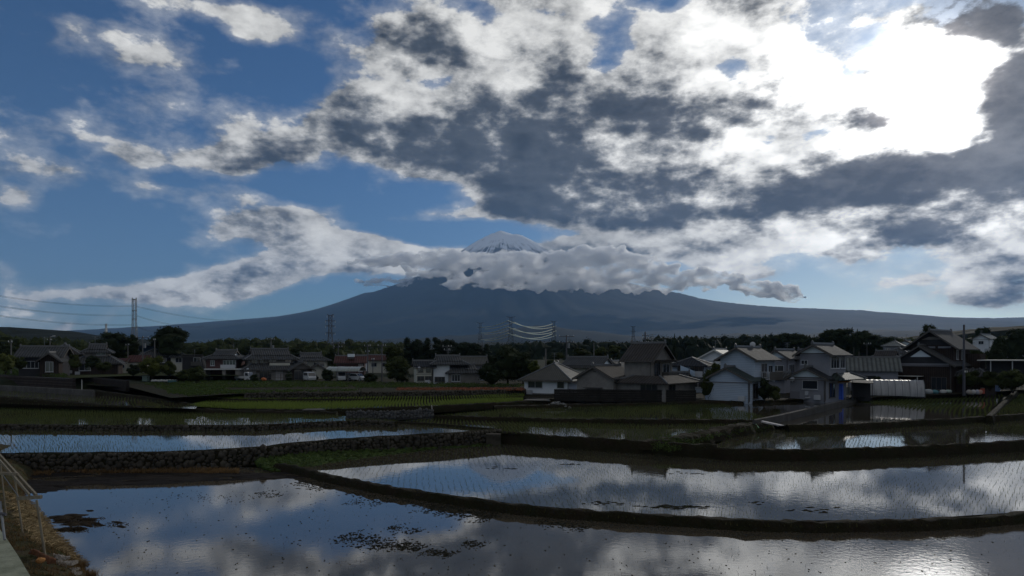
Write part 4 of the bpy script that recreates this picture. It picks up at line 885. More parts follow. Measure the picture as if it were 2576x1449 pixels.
# wooded belts that read as one mass
def woodland(spec, seed, leaf, label):
    rnd = random.Random(seed); mb = MB()
    for (u0, u1, vtops, D0, D1, n) in spec:
        for i in range(n):
            u = u0 + (u1 - u0) * (i + rnd.random()) / n; D = rnd.uniform(D0, D1)
            vt = interp(u, [p[0] for p in vtops], [p[1] for p in vtops]) + rnd.uniform(-9, 2) - (rnd.random() < .15) * 5
            zt = zat(vt, D); r = rnd.uniform(.010, .018) * D * .8; rz = r * rnd.uniform(.8, 1.4); p = at(u, D)
            mb.blob((p.x, p.y, zt - rz), r * .8, r * .8, rz * .8, .3, 0, rnd)
            mb.blob((p.x, p.y, zt - rz * 3), r * 1.5, r * 1.2, rz * 2.2, .25, 0, rnd)
            leaves(mb, (p.x, p.y, zt - rz), r, r, rz, 85, D * .00115, rnd, .6)
            leaves(mb, (p.x, p.y, zt - rz * 2.4), r * 1.5, r, rz * 1.6, 60, D * .0013, rnd, .7)
    return tag(mb.build('woodland', LEAF[leaf]), label, 'woodland', None, 'stuff')
woodland([(-60, 330, [(-60,842),(140,852),(330,866)], 260, 420, 46), (440, 1010, [(440,868),(520,858),(600,855),(760,858),(1000,864)], 300, 460, 84)], 11, 'mid', 'dark wooded belt behind the houses of the left half')
woodland([(560, 1010, [(560,876),(1010,880)], 200, 280, 46)], 12, 'mid', 'lower scrub and small trees just behind the left houses')
woodland([(1225, 1610, [(1225,868),(1300,864),(1450,863),(1610,860)], 330, 520, 62), (1600, 2260, [(1600,856),(1680,851),(1760,852),(1850,846),(1960,850),(2260,850)], 300, 430, 100)], 13, 'cedar', 'dark treeline along the foot of the mountain at centre and right')
woodland([(2240, 2640, [(2240,858),(2330,852),(2420,850),(2480,850),(2640,838)], 280, 380, 56)], 14, 'mid', 'wooded slope behind the dark timber house at right')
# ---------------------------------------------------------------- blades: grass fringes, rice, weeds
def inside(p, poly):
    r = False; n = len(poly); j = n - 1
    for i in range(n):
        (xi, yi), (xj, yj) = poly[i], poly[j]
        if (yi > p[1]) != (yj > p[1]) and p[0] < (xj - xi) * (p[1] - yi) / (yj - yi) + xi: r = not r
        j = i
    return r
def tuft(mb, x, y, z, h, n, spread, wd, rnd):
    for k_ in range(n):
        t = rnd.uniform(0, 6.28); l = h * rnd.uniform(.6, 1.15); dx, dy = math.cos(t) * spread * rnd.uniform(.4, 1), math.sin(t) * spread * rnd.uniform(.4, 1)
        px, py = -math.sin(t) * wd, math.cos(t) * wd
        mb.v += [(x - px, y - py, z), (x + px, y + py, z), (x + dx, y + dy, z + l)]; b = len(mb.v) - 3; mb.f.append((b, b + 1, b + 2)); mb.m.append(mb.mi)
def paddy_rows(key, dirv, row, step, h, wd, n, label, dens=1.0, m_=None, skip=None, uclip=(-250, 2720)):
    z, P = POLY[key]; poly = [tuple(pt(u, v, z))[:2] for (u, v) in P]
    a = Vector(dirv).normalized(); b = Vector((-a.y, a.x)); rnd = random.Random(len(key) + 31)
    cs = [(Vector(p).dot(a), Vector(p).dot(b)) for p in poly]; a0, a1 = min(c[0] for c in cs), max(c[0] for c in cs); b0, b1 = min(c[1] for c in cs), max(c[1] for c in cs)
    mb = MB(); pts = []; t = b0
    while t < b1:
        s = a0
        while s < a1:
            q = a * (s + rnd.uniform(-.05, .05)) + b * (t + rnd.uniform(-.05, .05) + .09 * math.sin(s * .35 + t * .2))
            if q.y > 10:
                u = UC + q.x / q.y * FPX
                if uclip[0] < u < uclip[1] and inside((q.x, q.y), poly):
                    nz = mnoise.noise(Vector((q.x * .12, q.y * .12, z)))
                    if rnd.random() < dens * (1.0 + nz * .8) and not (skip and skip(q)): pts.append((q.x, q.y, .8 + .5 * nz))
            s += step
        t += row
    return z, pts, rnd
def rice(key, dirv, row, step, h, wd, n, label, dens=1.0, m_=None, **kw):
    z, pts, rnd = paddy_rows(key, dirv, row, step, h, wd, n, label, dens, **kw); mb = MB()
    for (x, y, k_) in pts: tuft(mb, x, y, z - .01, h * k_, n, h * .35, wd, rnd)
    return tag(mb.build('rice_seedlings', m_ or M_RICE), label, 'rice', None, 'stuff')
# middle pond: the nearest 300 plants are objects of their own
z, pts, rnd = paddy_rows('B', (-.12, 1), .33, .30, .16, .008, 4, '', .85)
protos = []
for i in range(5):
    mb = MB(); tuft(mb, 0, 0, -.01, .15, 5, .07, .006, rnd); protos.append(mb.build('rice_seedling', M_RICE))
def near_key(p):
    u = UC + p[0] / p[1] * FPX
    return p[1] if 900 < u < 2560 else 1e9
pts.sort(key=near_key)
for i, (x, y, k_) in enumerate(pts[:300]):
    o = protos[i % 5] if i < 5 else protos[i % 5].copy()
    if i >= 5: COL.objects.link(o)
    o.location = (x, y, z); o.rotation_euler = (0, 0, rnd.uniform(0, 6)); o.scale = (k_, k_, k_)
    tag(o, 'thin green rice seedling standing in the middle pond beside the curved earth bank', 'seedling', 'rice seedlings in the middle pond')
mb = MB()
for (x, y, k_) in pts[300:]: tuft(mb, x, y, z - .01, .15 * k_, 3, .07, .006, rnd)
tag(mb.build('rice_seedlings', M_RICE), 'rows of sparse rice seedlings farther out in the middle pond', 'rice', None, 'stuff')
rice('D', (.1, 1), .33, .30, .17, .011, 3, 'faint rows of seedlings in the long pale blue paddy at left', .8)
rice('E', (.05, 1), .34, .24, .30, .014, 4, 'dense rows of young rice in the second paddy at left', 1.1)
rice('N', (-.2, 1), .36, .26, .30, .016, 4, 'dense rows of young rice in front of the dark fence', 1.1, skip=lambda q: q.x > 24 + (q.y - 60) * .1 and q.y > 62)
rice('G', (-.1, 1), .34, .26, .27, .014, 4, 'rows of young rice in the paddy below the fence field', 1.1)
rice('H', (-.35, 1), .36, .30, .18, .012, 3, 'sparse seedlings in the bright paddy at right', .8)
rice('I', (.75, 1), .45, .20, .30, .016, 4, 'slanting rows of rice right of the plastic tunnel', 1.2, skip=lambda q: q.x < 47)
rice('J', (.3, 1), .36, .28, .26, .014, 3, 'rice rows in the corner paddy at right edge', 1)
rice('F', (.3, 1), .5, .45, .25, .016, 3, 'thin rice rows before the concrete panel wall', .5)
rice('T1', (-.15, 1), .36, .22, .36, .024, 4, 'bright green rows of rice on the middle terrace', 1.6, M_GREEN)
rice('T2', (-.15, 1), .36, .25, .34, .024, 4, 'narrow bright green strip of rice under the dark stone wall', 1.4, M_GREEN)
# grass fringe along the banks
rnd = random.Random(77); mb = MB()
for (P, w_) in FRINGE:
    for p, q in zip(P[:-1], P[1:]):
        D = p.y; k_ = max(1, int((q - p).length * (26 if D < 34 else 14)))
        if abs(p.x / p.y) > 1.0: continue
        for i in range(k_):
            c = p.lerp(q, rnd.random()); nn = rnd.uniform(-.2, 1.25)
            tuft(mb, c.x, c.y - nn * w_, c.z - .10 - .10 * abs(nn - .5), rnd.uniform(.08, .20), 3, .10, .010 + D * .0001, rnd)
tag(mb.build('grass', M_GRASS), 'short ragged grass growing along the paddy banks and wall tops', 'grass', None, 'stuff')
# weeds at the foot of the near stone wall and on the slopes
rnd = random.Random(78); mb = MB()
A_, B_ = [pt(u, v, .0) for (u, v) in [(690,1190),(800,1172),(950,1150),(1100,1132),(1260,1122)]], [pt(u, v, .0) for (u, v) in [(640,1170),(800,1146),(950,1124),(1100,1110),(1258,1098)]]
for i in range(1500):
    t = rnd.random() * 3.999; j = int(t); f = t - j; s = rnd.random() ** .8
    a, b = A_[j].lerp(A_[j + 1], f), B_[j].lerp(B_[j + 1], f); p = a.lerp(b, s * .98)
    hh = .12 + .5 * s
    mb.blob((p.x, p.y, hh * .35), .22, .22, hh * .5, .3, 0, rnd) if i % 2 == 0 else None
    leaves(mb, (p.x, p.y, hh * .5), .28, .28, hh * .5, 12, .055, rnd, .3)
tag(mb.build('weeds', M_WEED), 'bright green weeds banked against the foot of the near stone wall', 'weeds', None, 'stuff')
mb = MB()
L = [pt(u, v, .9) for (u, v) in [(1650,1110),(1700,1101),(1780,1085),(1860,1070),(1905,1063)]]
for i in range(900):
    t = rnd.random() * 3.999; j = int(t); p = L[j].lerp(L[j + 1], t - j) + Vector((rnd.uniform(-.6, .9), rnd.uniform(-2.6, .2), 0))
    leaves(mb, (p.x, p.y, 1.0 - max(0, (L[j].y - p.y)) * .16), .3, .3, .16, 10, .06, rnd, .3)
tag(mb.build('weeds', M_WEED), 'weeds covering the sloping bank left of the white boards', 'weeds', None, 'stuff')
mb = MB()
def dirt_blobs(poly, z, n, sx, sy, h, dry=False):
    for i in range(n):
        while True:
            u = rnd.uniform(min(p[0] for p in poly), max(p[0] for p in poly)); v = rnd.uniform(min(p[1] for p in poly), max(p[1] for p in poly))
            if inside((u, v), poly): break
        p = pt(u, v, z); leaves(mb, (p.x, p.y, z + h * .3), sx, sy, h, 12, .07 + p.y * .0006, rnd, .2)
dirt_blobs([(0,930),(165,940),(165,950),(0,942)], 3.5, 500, .6, .6, .5); dirt_blobs([(440,960),(520,955),(900,962),(900,974),(430,976)], 2.35, 900, .7, .6, .22)
dirt_blobs([(335,958),(470,962),(640,988),(470,996)], 2.35, 420, .6, .4, .14); dirt_blobs([(900,962),(1315,968),(1315,973),(900,976)], 2.35, 500, .7, .6, .25); dirt_blobs([(420,984),(600,982),(900,980),(900,983),(430,992)], 2.35, 300, .6, .4, .15)
tag(mb.build('weeds', M_WEED), 'rough green crops and weeds in the fields before the left houses', 'weeds', None, 'stuff')
mb = MB()
for i in range(900):
    u = rnd.uniform(1000, 1316); p = pt(u, rnd.uniform(976.5, 982), 2.3)
    leaves(mb, (p.x, p.y, 2.36), .3, .3, .10, 8, .09, rnd, .2)
tag(mb.build('flowers', mat('reddish_flowers', (.30, .10, .06), .9, .4, .6, col2=(.16, .09, .04), obj=False)), 'strip of reddish orange flowers left of the white bungalow', 'flowers', None, 'stuff')
mb = MB()
for i in range(3200):
    u = rnd.uniform(-40, 600); v = interp(u, [0, 475], [1179, 1182]) + rnd.uniform(-2, 9) + (u < 130) * rnd.uniform(0, 10); p = pt(u, v, .02)
    if rnd.random() < .7: tuft(mb, p.x, p.y, -.02, rnd.uniform(.10, .30), 5, .18, .016, rnd)
tag(mb.build('dry_grass', M_DRY), 'rusty dry grass along the foot of the near stone wall at left', 'grass', None, 'stuff')
# ---------------------------------------------------------------- poles, pylons, wires
M_STEEL = mat('galvanised_steel', (.16, .17, .18), .5, .2, 1, metal=.4); M_STEELD = mat('dark_steel', (.05, .05, .06), .6); M_POLE = mat('pole_concrete', (.13, .125, .12), .9, .2, 2)
M_WIRE = mat('sunlit_conductor', (.95, .88, .62), .30, metal=1.0); M_WIRED = mat('dark_wire', (.02, .02, .022), .8); M_PORC = mat('porcelain', (.45, .45, .43), .3)  # bright wires: sun gleam put into their pale yellow colour
def upole(u, vt, vb, D, label, arms=((.6, 1.6),), r=.15, lamp=False, box=False, az_=0.0, m_=None, group='utility poles', z0=None):
    z = zat(vb, D); z1 = zat(vt, D); H = z1 - z
    o = empty('utility_pole', at(u, D, z), az_, label, 'utility pole', group)
    MB().tube((0, 0, -1), (0, 0, H), r, r * .62, 8).build('pole', m_ or M_POLE, o)
    for (dz, w_) in arms:
        a = MB(); a.box(-w_ / 2, w_ / 2, -r - .1, -r, H - dz - .06, H - dz + .06); ar = a.build('crossarm', M_STEELD, o)
        for x in (-w_ / 2 + .1, 0.28, w_ / 2 - .1): MB().tube((x, -r - .05, H - dz + .06), (x, -r - .05, H - dz + .32), .06, .04, 6).build('insulator', M_PORC, ar)
    if box: MB().tube((r + .28, 0, H - 2.6), (r + .28, 0, H - 1.6), .26, .26, 10).build('transformer', M_STEEL, o)
    if lamp: MB().tube((0, 0, H - .2), (.9, -.1, H + .05), .04).box(.7, 1.2, -.2, .05, H, H + .16).build('lamp', M_PORC, o)
    return o, Vector((at(u, D, z).x, D, z1))
PL = {}
PL['a'] = upole(28, 854, 925, 112, 'pale pole with a fat top standing at the far left edge', ((.5, .8),), r=.14)
PL['b'] = upole(126, 846, 880, 150, 'lamp mast on the roof line of the leftmost houses', ((.9, 1.2),), lamp=True)
PL['c'] = upole(322, 864, 900, 145, 'short pole between the round tree and the conical tree', ((.4, .9),))
PL['d'] = upole(359, 845, 895, 140, 'utility pole with one long crossarm right of the conical tree', ((.35, 2.8),), box=True)
PL['e'] = upole(389, 852, 893, 142, 'pale pole in front of the dome shaped tree', ((.3, .5),))
PL['f'] = upole(682, 851, 882, 150, 'pole with transformer above the biggest left roof', ((.3, 1.8),), box=True)
PL['g'] = upole(851, 860, 935, 150, 'dark utility pole just right of the four legged pylon', ((.4, 3.0), (1.2, 2.0)), m_=M_STEELD)
PL['h'] = upole(925, 866, 955, 135, 'dark pole left of the tallest bare pole before the round tree', ((.4, 1.4), (1.6, 1.0)), m_=M_STEELD)
PL['i'] = upole(961, 865, 960, 120, 'tallest dark pole left of the rounded centre tree', ((.4, 1.6),), m_=M_STEELD)
PL['j'] = upole(938, 901, 958, 118, 'shortest dark pole of three beside the carport', ((.3, .5),), m_=M_STEELD, r=.1)
PL['k'] = upole(1425, 843, 905, 128, 'utility pole with long crossarms behind the white bungalow roof', ((.3, 3.0), (1.5, 3.0)), box=True, m_=M_STEELD)
PL['l'] = upole(1373, 877, 912, 118, 'short pale pole above the bungalow left roof slope', ())
PL['m'] = upole(1623, 834, 870, 150, 'thick dark pole above the tall beige house ridge', ((.9, 1.6), (1.7, 1.6), (2.5, 1.6)), r=.24, m_=M_STEELD)
PL['n'] = upole(1494, 862, 885, 170, 'short pole far behind the long grey roof', ())
PL['o'] = upole(2425, 817, 978, 94, 'tall thick dark pole right of the big timber house', ((7, .3),), r=.20, m_=M_STEELD)
PL['p'] = upole(2181, 862, 905, 135, 'small antenna pole with crossed arms above the ribbed storehouse', ((.3, 1.6),), r=.07)
PL['q'] = upole(2161, 884, 950, 97, 'thin pale mast standing in front of the ribbed storehouse roof', (), r=.06)
PL['r'] = upole(2148, 873, 903, 150, 'thin pole left of the small antenna pole', (), r=.07)
PL['s'] = upole(1125, 867, 897, 117, 'television aerial mast on the white house at centre', ((.4, 1.7), (1.0, 1.2)), r=.05)
PL['t'] = upole(206, 955, 979, 94, 'short white marker post on the retaining walls at left', (), r=.06, m_=M_PORC)
def wire(pts, sag, r, m_, label, group, n=14):
    mb = MB()
    for a, b in zip(pts[:-1], pts[1:]):
        q = [a.lerp(b, i / n) - Vector((0, 0, sag * 4 * (i / n) * (1 - i / n))) for i in range(n + 1)]; mb.path(q, r, 4)
    return tag(mb.build('power_line', m_), label, 'power line', group)
for (k1, k2, lb) in (('d', 'e', 'cable from the long crossarm pole to the pale pole'), ('c', 'd', 'cable from the short pole to the long crossarm pole'), ('g', 'h', 'cable leaving the pylon side pole toward the right'), ('h', 'i', 'cable between the two dark poles before the round tree')):
    wire([PL[k1][1] - Vector((0, 0, .3)), PL[k2][1] - Vector((0, 0, .3))], .5, .045, M_WIRED, lb, 'street cables')
wire([PL['i'][1] - Vector((0, 0, .4)), at(1010, 122, zat(871, 122))], .1, .045, M_WIRED, 'cable from the tallest dark pole into the round centre tree', 'street cables')
wire([at(640, 155, zat(853, 155)), PL['f'][1] - Vector((0, 0, .3)), PL['g'][1] - Vector((0, 0, .3))], .8, .045, M_WIRED, 'cable from the transformer pole over the roofs to the pylon side pole', 'street cables')
wire([PL['m'][1] - Vector((0, 0, 1.4)), at(1690, 170, zat(848, 170))], .3, .045, M_WIRED, 'cable running right from the thick dark pole above the ridge', 'street cables')
def pylon(u, vt, vb, D, wb, wt, arms, label, rz=0, r=.12, m_=None, group='high voltage pylons', flat=True):
    z0, z1 = zat(vb, D), zat(vt, D); H = z1 - z0; o = empty('pylon', at(u, D, z0), rz, label, 'pylon', group)
    mb = MB(); N = 9
    wd = lambda t: wt + (wb - wt) * max(0, (1 - t / .62)) ** 1.3
    lv = [i / N * .97 for i in range(N + 1)]
    C = [[Vector((sx * wd(t) / 2, sy * wd(t) / 2, H * t)) for (sx, sy) in ((-1, -1), (1, -1), (1, 1), (-1, 1))] for t in lv]
    for a, b in zip(C[:-1], C[1:]):
        for i in range(4):
            j = (i + 1) % 4; mb.tube(a[i], b[i], r, r, 4, False); mb.tube(a[i], b[j], r * .55, r * .55, 4, False); mb.tube(a[j], b[i], r * .55, r * .55, 4, False); mb.tube(b[i], b[j], r * .55, r * .55, 4, False)
    mb.build('lattice', m_ or M_STEEL, o)
    for (t, w_) in arms:
        a = MB(); z = H * t
        for s in (-1, 1):
            tip = Vector((s * w_ / 2, 0, z + (.0 if t < .95 else H * .03)))
            for sy in (-1, 1): a.tube((s * wt / 2, sy * wt / 2, z - H * .018), tip, r * .8, r * .6, 4); a.tube((s * wt / 2, sy * wt / 2, z + H * .012), tip, r * .8, r * .6, 4)
        a.box(-wt / 2, wt / 2, -wt / 2, wt / 2, z - r, z + r); ar = a.build('crossarm', m_ or M_STEEL, o)
        for s in (-1, 1): MB().tube((s * w_ / 2 * .97, 0, z - H * .045), (s * w_ / 2 * .97, 0, z), .10, .10, 5).build('insulator', M_PORC, ar)
    return o
pylon(338, 748, 900, 300, 2.9, 1.5, ((.965, 1.9), (.78, 2.2), (.64, 2.2), (.50, 2.2)), 'slender pylon seen edge on between the two big round trees', R(8), .10, group='high voltage pylons')
pylon(831, 790, 909, 330, 5.6, 1.6, ((.97, 3.4), (.86, 5.0), (.75, 4.8), (.60, 4.8)), 'four legged lattice pylon behind the carport houses', R(10), .12, M_STEELD)
pylon(1208, 811, 875, 760, 7, 2.4, ((.97, 9.0), (.80, 7), (.58, 7), (.35, 7)), 'faint far pylon at the left end of the bright wires', R(5), .13, mat('far_steel', (.07, .075, .08), .8))
pylon(1285, 796, 872, 650, 7, 2.4, ((.97, 9.4), (.82, 8), (.62, 8), (.42, 8)), 'middle far pylon carrying the bright wires', R(5), .13, MATS['far_steel'])
pylon(1393, 807, 872, 720, 7, 2.4, ((.97, 7.5), (.80, 6), (.60, 6), (.42, 6)), 'far pylon at the right end of the bright wires', R(5), .13, MATS['far_steel'])
pylon(1593, 820, 868, 900, 7, 2.4, ((.97, 9), (.72, 9), (.45, 6)), 'faint lone pylon left of the thick dark pole', R(5), .14, MATS['far_steel'])
pylon(267, 814, 842, 900, 3, 1.4, ((.95, 2.2), (.5, 2.2)), 'tiny pale mast on the horizon left of the tall pylon', 0, .3, M_PORC, 'masts')
tiers = (('upper', 826, 809, 818), ('middle', 840, 825, 831), ('lower', 856, 840, 842))
for nm, va, vb_, vc in tiers:
    for side, du in (('nearer', 5), ('farther', -10)):
        a = at(1216 + du * .6, 740 + du * 3, zat(va, 740)); b = at(1288 + du, 648 + du * 2, zat(vb_, 648)); c = at(1396 + du * .6, 715 + du * 3, zat(vc, 715))
        wire([a, b, c], 0, .01, M_WIRE, 'x', 'x') if False else None
        mb = MB(); n = 16
        for p, q, sg in ((a, b, 1.9), (b, c, 5.0)):
            L = [p.lerp(q, i / n) - Vector((0, 0, sg * 4 * (i / n) * (1 - i / n))) for i in range(n + 1)]; mb.path(L, .30, 6)
        tag(mb.build('power_line', M_WIRE), '%s tier of sunlit wire hung on the far middle pylon, %s strand' % (nm, side), 'power line', 'sunlit high voltage wires')
for nm, v0, v1, u2, v2 in (('top', 742, 769, 615, 806), ('middle', 768, 792, 512, 820), ('bottom', 792, 816, 400, 827)):
    for s, dv in (('upper', 0), ('lower', 2.2)):
        for side, P3 in (('left', (at(-60, 235, zat(v0 - 8 + dv, 235)), at(337, 300, zat(v1 + dv, 300)))), ('right', (at(340, 300, zat(v1 + dv, 300)), at(u2, 430, zat(v2 + dv, 430))))):
            wire(P3, 1.6 if side == 'left' else 2.0, .05, M_WIRED, '%s of the %s pair of thin wires running %s from the slender pylon' % (s, nm, side), 'thin high voltage wires', 20)
# ---------------------------------------------------------------- vehicles and small things by the houses
M_WPAINT = mat('white_paint', (.42, .43, .44), .35, spec=.6); M_SPAINT = mat('silver_paint', (.30, .31, .33), .35, metal=.5); M_TYRE = mat('tyre', (.015, .015, .015), .9); M_LAMP = mat('lamp_glass', (.5, .5, .48), .15)
def wheelset(o, xs, y, r):
    for x in xs:
        for s in (-1, 1):
            w_ = MB().tube((x, s * y - .09, r), (x, s * y + .09, r), r, r, 14).build('wheel', M_TYRE, o); MB().tube((x, s * y - .1, r), (x, s * y + .1, r), r * .55, r * .55, 10).build('rim', M_SPAINT, w_)
def car(u, D, z, rz, label, paint, kind='van', name='parked_car', cat='car'):
    o = empty(name, at(u, D, z), rz, label, cat, 'vehicles parked by the left houses'); W = .72
    prof = {'van': [(-1.65, .3), (1.65, .3), (1.7, .75), (1.45, 1.0), (1.0, 1.7), (-1.5, 1.75), (-1.68, 1.1)], 'car': [(-1.9, .3), (1.9, .3), (1.92, .65), (1.6, .85), (.95, .95), (.4, 1.42), (-1.1, 1.45), (-1.8, .95)],
            'cab': [(.45, .3), (1.6, .3), (1.66, .8), (1.5, 1.05), (1.2, 1.72), (.45, 1.75)]}[kind]
    MB().prism([(x, -W, z_) for x, z_ in prof], (0, 2 * W, 0)).build('body' if kind != 'cab' else 'cab', paint, o)
    if kind == 'van': wn = [[(-1.4, 1.1), (.95, 1.1), (.8, 1.58), (-1.35, 1.62)]]; ws = [(1.47, 1.02), (1.05, 1.66)]
    elif kind == 'car': wn = [[(-1.4, .98), (.75, .98), (.3, 1.34), (-1.0, 1.37)]]; ws = [(.98, .98), (.46, 1.40)]
    else: wn = [[(.6, 1.05), (1.35, 1.05), (1.12, 1.58), (.6, 1.6)]]; ws = [(1.52, 1.08), (1.24, 1.68)]
    for P in wn:
        for s in (-1, 1): MB().prism([(x, s * (W + .012) - .01, z_) for x, z_ in P], (0, .02, 0)).build('window', M_PANE, o)
    (xa, za), (xb, zb) = ws; MB().prism([(xa + .01, -W * .9, za), (xa + .01, W * .9, za), (xb + .01, W * .86, zb), (xb + .01, -W * .86, zb)], (.02, 0, .01)).build('windscreen', M_PANE, o)
    xf = max(p[0] for p in prof)
    for s in (-1, 1): MB().box(xf - .05, xf + .02, s * .5 - .13, s * .5 + .13, .58, .74).build('headlight', M_LAMP, o)
    if kind == 'cab':
        b = MB(); b.box(-1.65, .4, -W, W, .55, .65); bb = b.build('load_bed', paint, o)
        for bx in ((-1.65, .4, -W, -W + .04, .65, .95), (-1.65, .4, W - .04, W, .65, .95), (-1.65, -1.61, -W + .04, W - .04, .65, .95), (.36, .4, -W, W, .65, 1.6)): MB().box(*bx).build('side_board', paint, bb)
        MB().box(-1.6, 1.4, -.3, .3, .35, .55).build('chassis', M_TYRE, o)
    wheelset(o, (-1.15, 1.15) if kind != 'car' else (-1.25, 1.3), W - .08, .27 if kind != 'car' else .31)
    return o
car(615, 123, 2.3, R(-12), 'small white pickup truck parked by the flat garage', M_WPAINT, 'cab', 'pickup_truck', 'truck')
car(779, 123, 2.3, R(-55), 'white van parked right of the gabled entrance', M_WPAINT, 'van', 'parked_van', 'van')
car(858, 124, 2.3, R(-70), 'white van in the left bay of the arched carport', M_WPAINT, 'van', 'parked_van', 'van')
car(883, 126, 2.3, R(-60), 'darker silver car in the middle bay of the arched carport', M_SPAINT, 'car')
car(899, 124, 2.3, R(-30), 'white car in the right bay of the arched carport', M_WPAINT, 'car')
# arched carport
def arch(name, u, D, z, rz, L, W, H, spr, m_, label, cat, ribs, rib_m, thin=.05, n=14):
    o = empty(name, at(u, D, z), rz, label, cat)
    mb = MB(); pr = [(-W / 2 * math.cos(math.pi * i / n), spr + (H - spr) * math.sin(math.pi * i / n)) for i in range(n + 1)]
    if spr < .05: pr = [(y, max(z_, -.1)) for y, z_ in pr]
    m2 = max(2, int(L / .3)); cols = []
    for k in range(m2 + 1):
        x = -L / 2 + L * k / m2; cols.append([(x, y * (1 - .015 * (k % 2)), z_ * (1 - .012 * (k % 2))) for y, z_ in pr])
    for k in range(m2):
        for i in range(n): mb.face([cols[k][i], cols[k + 1][i], cols[k + 1][i + 1], cols[k][i + 1]])
    mb.build('cover' if spr < .05 else 'roof', m_, o)
    for k in range(ribs):
        x = -L / 2 + L * k / (ribs - 1); r = MB().path([(x, y, z_ + .02) for y, z_ in pr], .035, 5)
        if spr > .05:
            for s in (-1, 1): r.tube((x, s * W / 2, 0), (x, s * W / 2, spr), .05)
        r.build('hoop' if spr < .05 else 'frame', rib_m, o)
    return o
arch('carport', 871, 125, 2.3, R(0), 6.4, 5.6, 2.75, 1.9, mat('carport_sheet', (.20, .22, .20), .4), 'arched pale roof carport sheltering three vehicles', 'carport', 4, M_STEEL)
M_PLAST = bpy.data.materials.new('cloudy_plastic'); M_PLAST.use_nodes = True; t = M_PLAST.node_tree; t.nodes.clear(); k = NT(t)
o_ = k.n('ShaderNodeOutputMaterial'); d1 = k.n('ShaderNodeBsdfPrincipled'); d2 = k.n('ShaderNodeBsdfTranslucent'); ms = k.n('ShaderNodeMixShader'); t.links.new(d1.outputs[0], ms.inputs[1]); t.links.new(d2.outputs[0], ms.inputs[2]); t.links.new(ms.outputs[0], o_.inputs[0])
tcx = k.v('MULTIPLY', k.n('ShaderNodeTexCoord').outputs['Object'], (3.2, .5, .5)); nz = k.rng(k.noise(tcx, 1.0, 4, .6), .3, .7)
cc = k.mix(nz, (.30, .30, .31), (.46, .46, .47)); k.put(d1.inputs['Base Color'], cc); k.put(d2.inputs[0], cc); d1.inputs['Roughness'].default_value = .42; ms.inputs[0].default_value = .45
g_ = arch('plastic_tunnel', 2249, 92.8, 1.25, R(-24), 7.1, 3.4, 2.4, 0.0, M_PLAST, 'low arched plastic greenhouse tunnel standing at the water edge', 'greenhouse', 9, M_STEEL)
for s in (-1, 1):
    e = MB(); pr = [(-1.66 * math.cos(math.pi * i / 10), 2.33 * math.sin(math.pi * i / 10)) for i in range(11)]; e.prism([(s * 3.54, y, z_) for y, z_ in pr], (.04, 0, 0)); e.build('end_wall', mat('tunnel_end', (.05, .04, .04), .9), g_)
MB().box(-3.5, 3.5, -1.76, -1.70, .02, .14).build('edge_board', M_DARKW, g_)
# dark fence
f0, f1 = at(1395, 81.5, 1.35), at(1750, 79.0, 1.35); d = f1 - f0; ang = math.atan2(d.y, d.x)
o = empty('fence', f0, ang, 'long nearly black board fence in front of the tall beige house', 'fence'); Lf = d.length
for i in range(5): MB().box(0, Lf, -.03 - .012 * (i % 2), .0, .02 + .29 * i, .30 + .29 * i).build('board', M_DARKW, o)
for i in range(10): MB().box(i * Lf / 9 - .06, i * Lf / 9 + .06, .01, .12, -.4, 1.52).build('post', M_DARKW, o)
MB().box(-.05, Lf + .05, -.08, .14, 1.48, 1.54).build('cap_rail', M_DARKW, o)
# rubble heap
rnd = random.Random(41); mb = MB()
for i in range(260):
    t = rnd.uniform(-1, 1); h = (1 - abs(t) ** 1.5) * .8 * rnd.random(); p = pt(1402, 1024, 1.2); mb.blob((p.x + t * 1.5, p.y + rnd.uniform(-.6, .6) * (1 - h), 1.15 + h * .85), rnd.uniform(.08, .17), rnd.uniform(.08, .15), rnd.uniform(.06, .12), .25, rnd.random() * 3, rnd)
tag(mb.build('rubble_heap', mat('rubble', (.20, .20, .19), .9, .4, 3, obj=False)), 'heap of pale broken stones at the left foot of the dark fence', 'rubble heap', None, 'stuff')
# white boards across the bank
for (ua, va, ub, vb_, wd, lb) in ((1912, 1058, 1972, 1071, .42, 'wider white board lying across the bank beside the stained wall'), (1915, 1063, 1955, 1072, .22, 'narrower white board under the wider one on the bank')):
    a, b = pt(ua, va, 1.32), pt(ub, vb_, .98 if wd < .3 else 1.12); d = (b - a); n = Vector((d.y, -d.x, 0)).normalized() * wd
    if n.y > 0: n = -n
    MB_ = MB().prism([a, b, b + n, a + n], (0, 0, .06)); tag(MB_.build('board', mat('whitewashed_board', (.42, .40, .40), .8, .3, 3)), lb, 'board', 'boards on the bank')
a, b = pt(1897, 1062, 1.3), pt(1909, 1076, .9); tag(MB().tube(a, b, .035).build('stick', mat('green_cane', (.25, .42, .25), .6)), 'thin pale green stick leaning on the bank left of the white boards', 'stick')
p = pt(1089, 1047, 1.15); tag(MB().tube(p + Vector((0, 0, -.2)), p + Vector((-.12, 0, 1.1)), .035, .03).build('stake', mat('white_stake', (.45, .43, .40), .7)), 'thin white stake standing right of the grey rubble wall', 'stake')
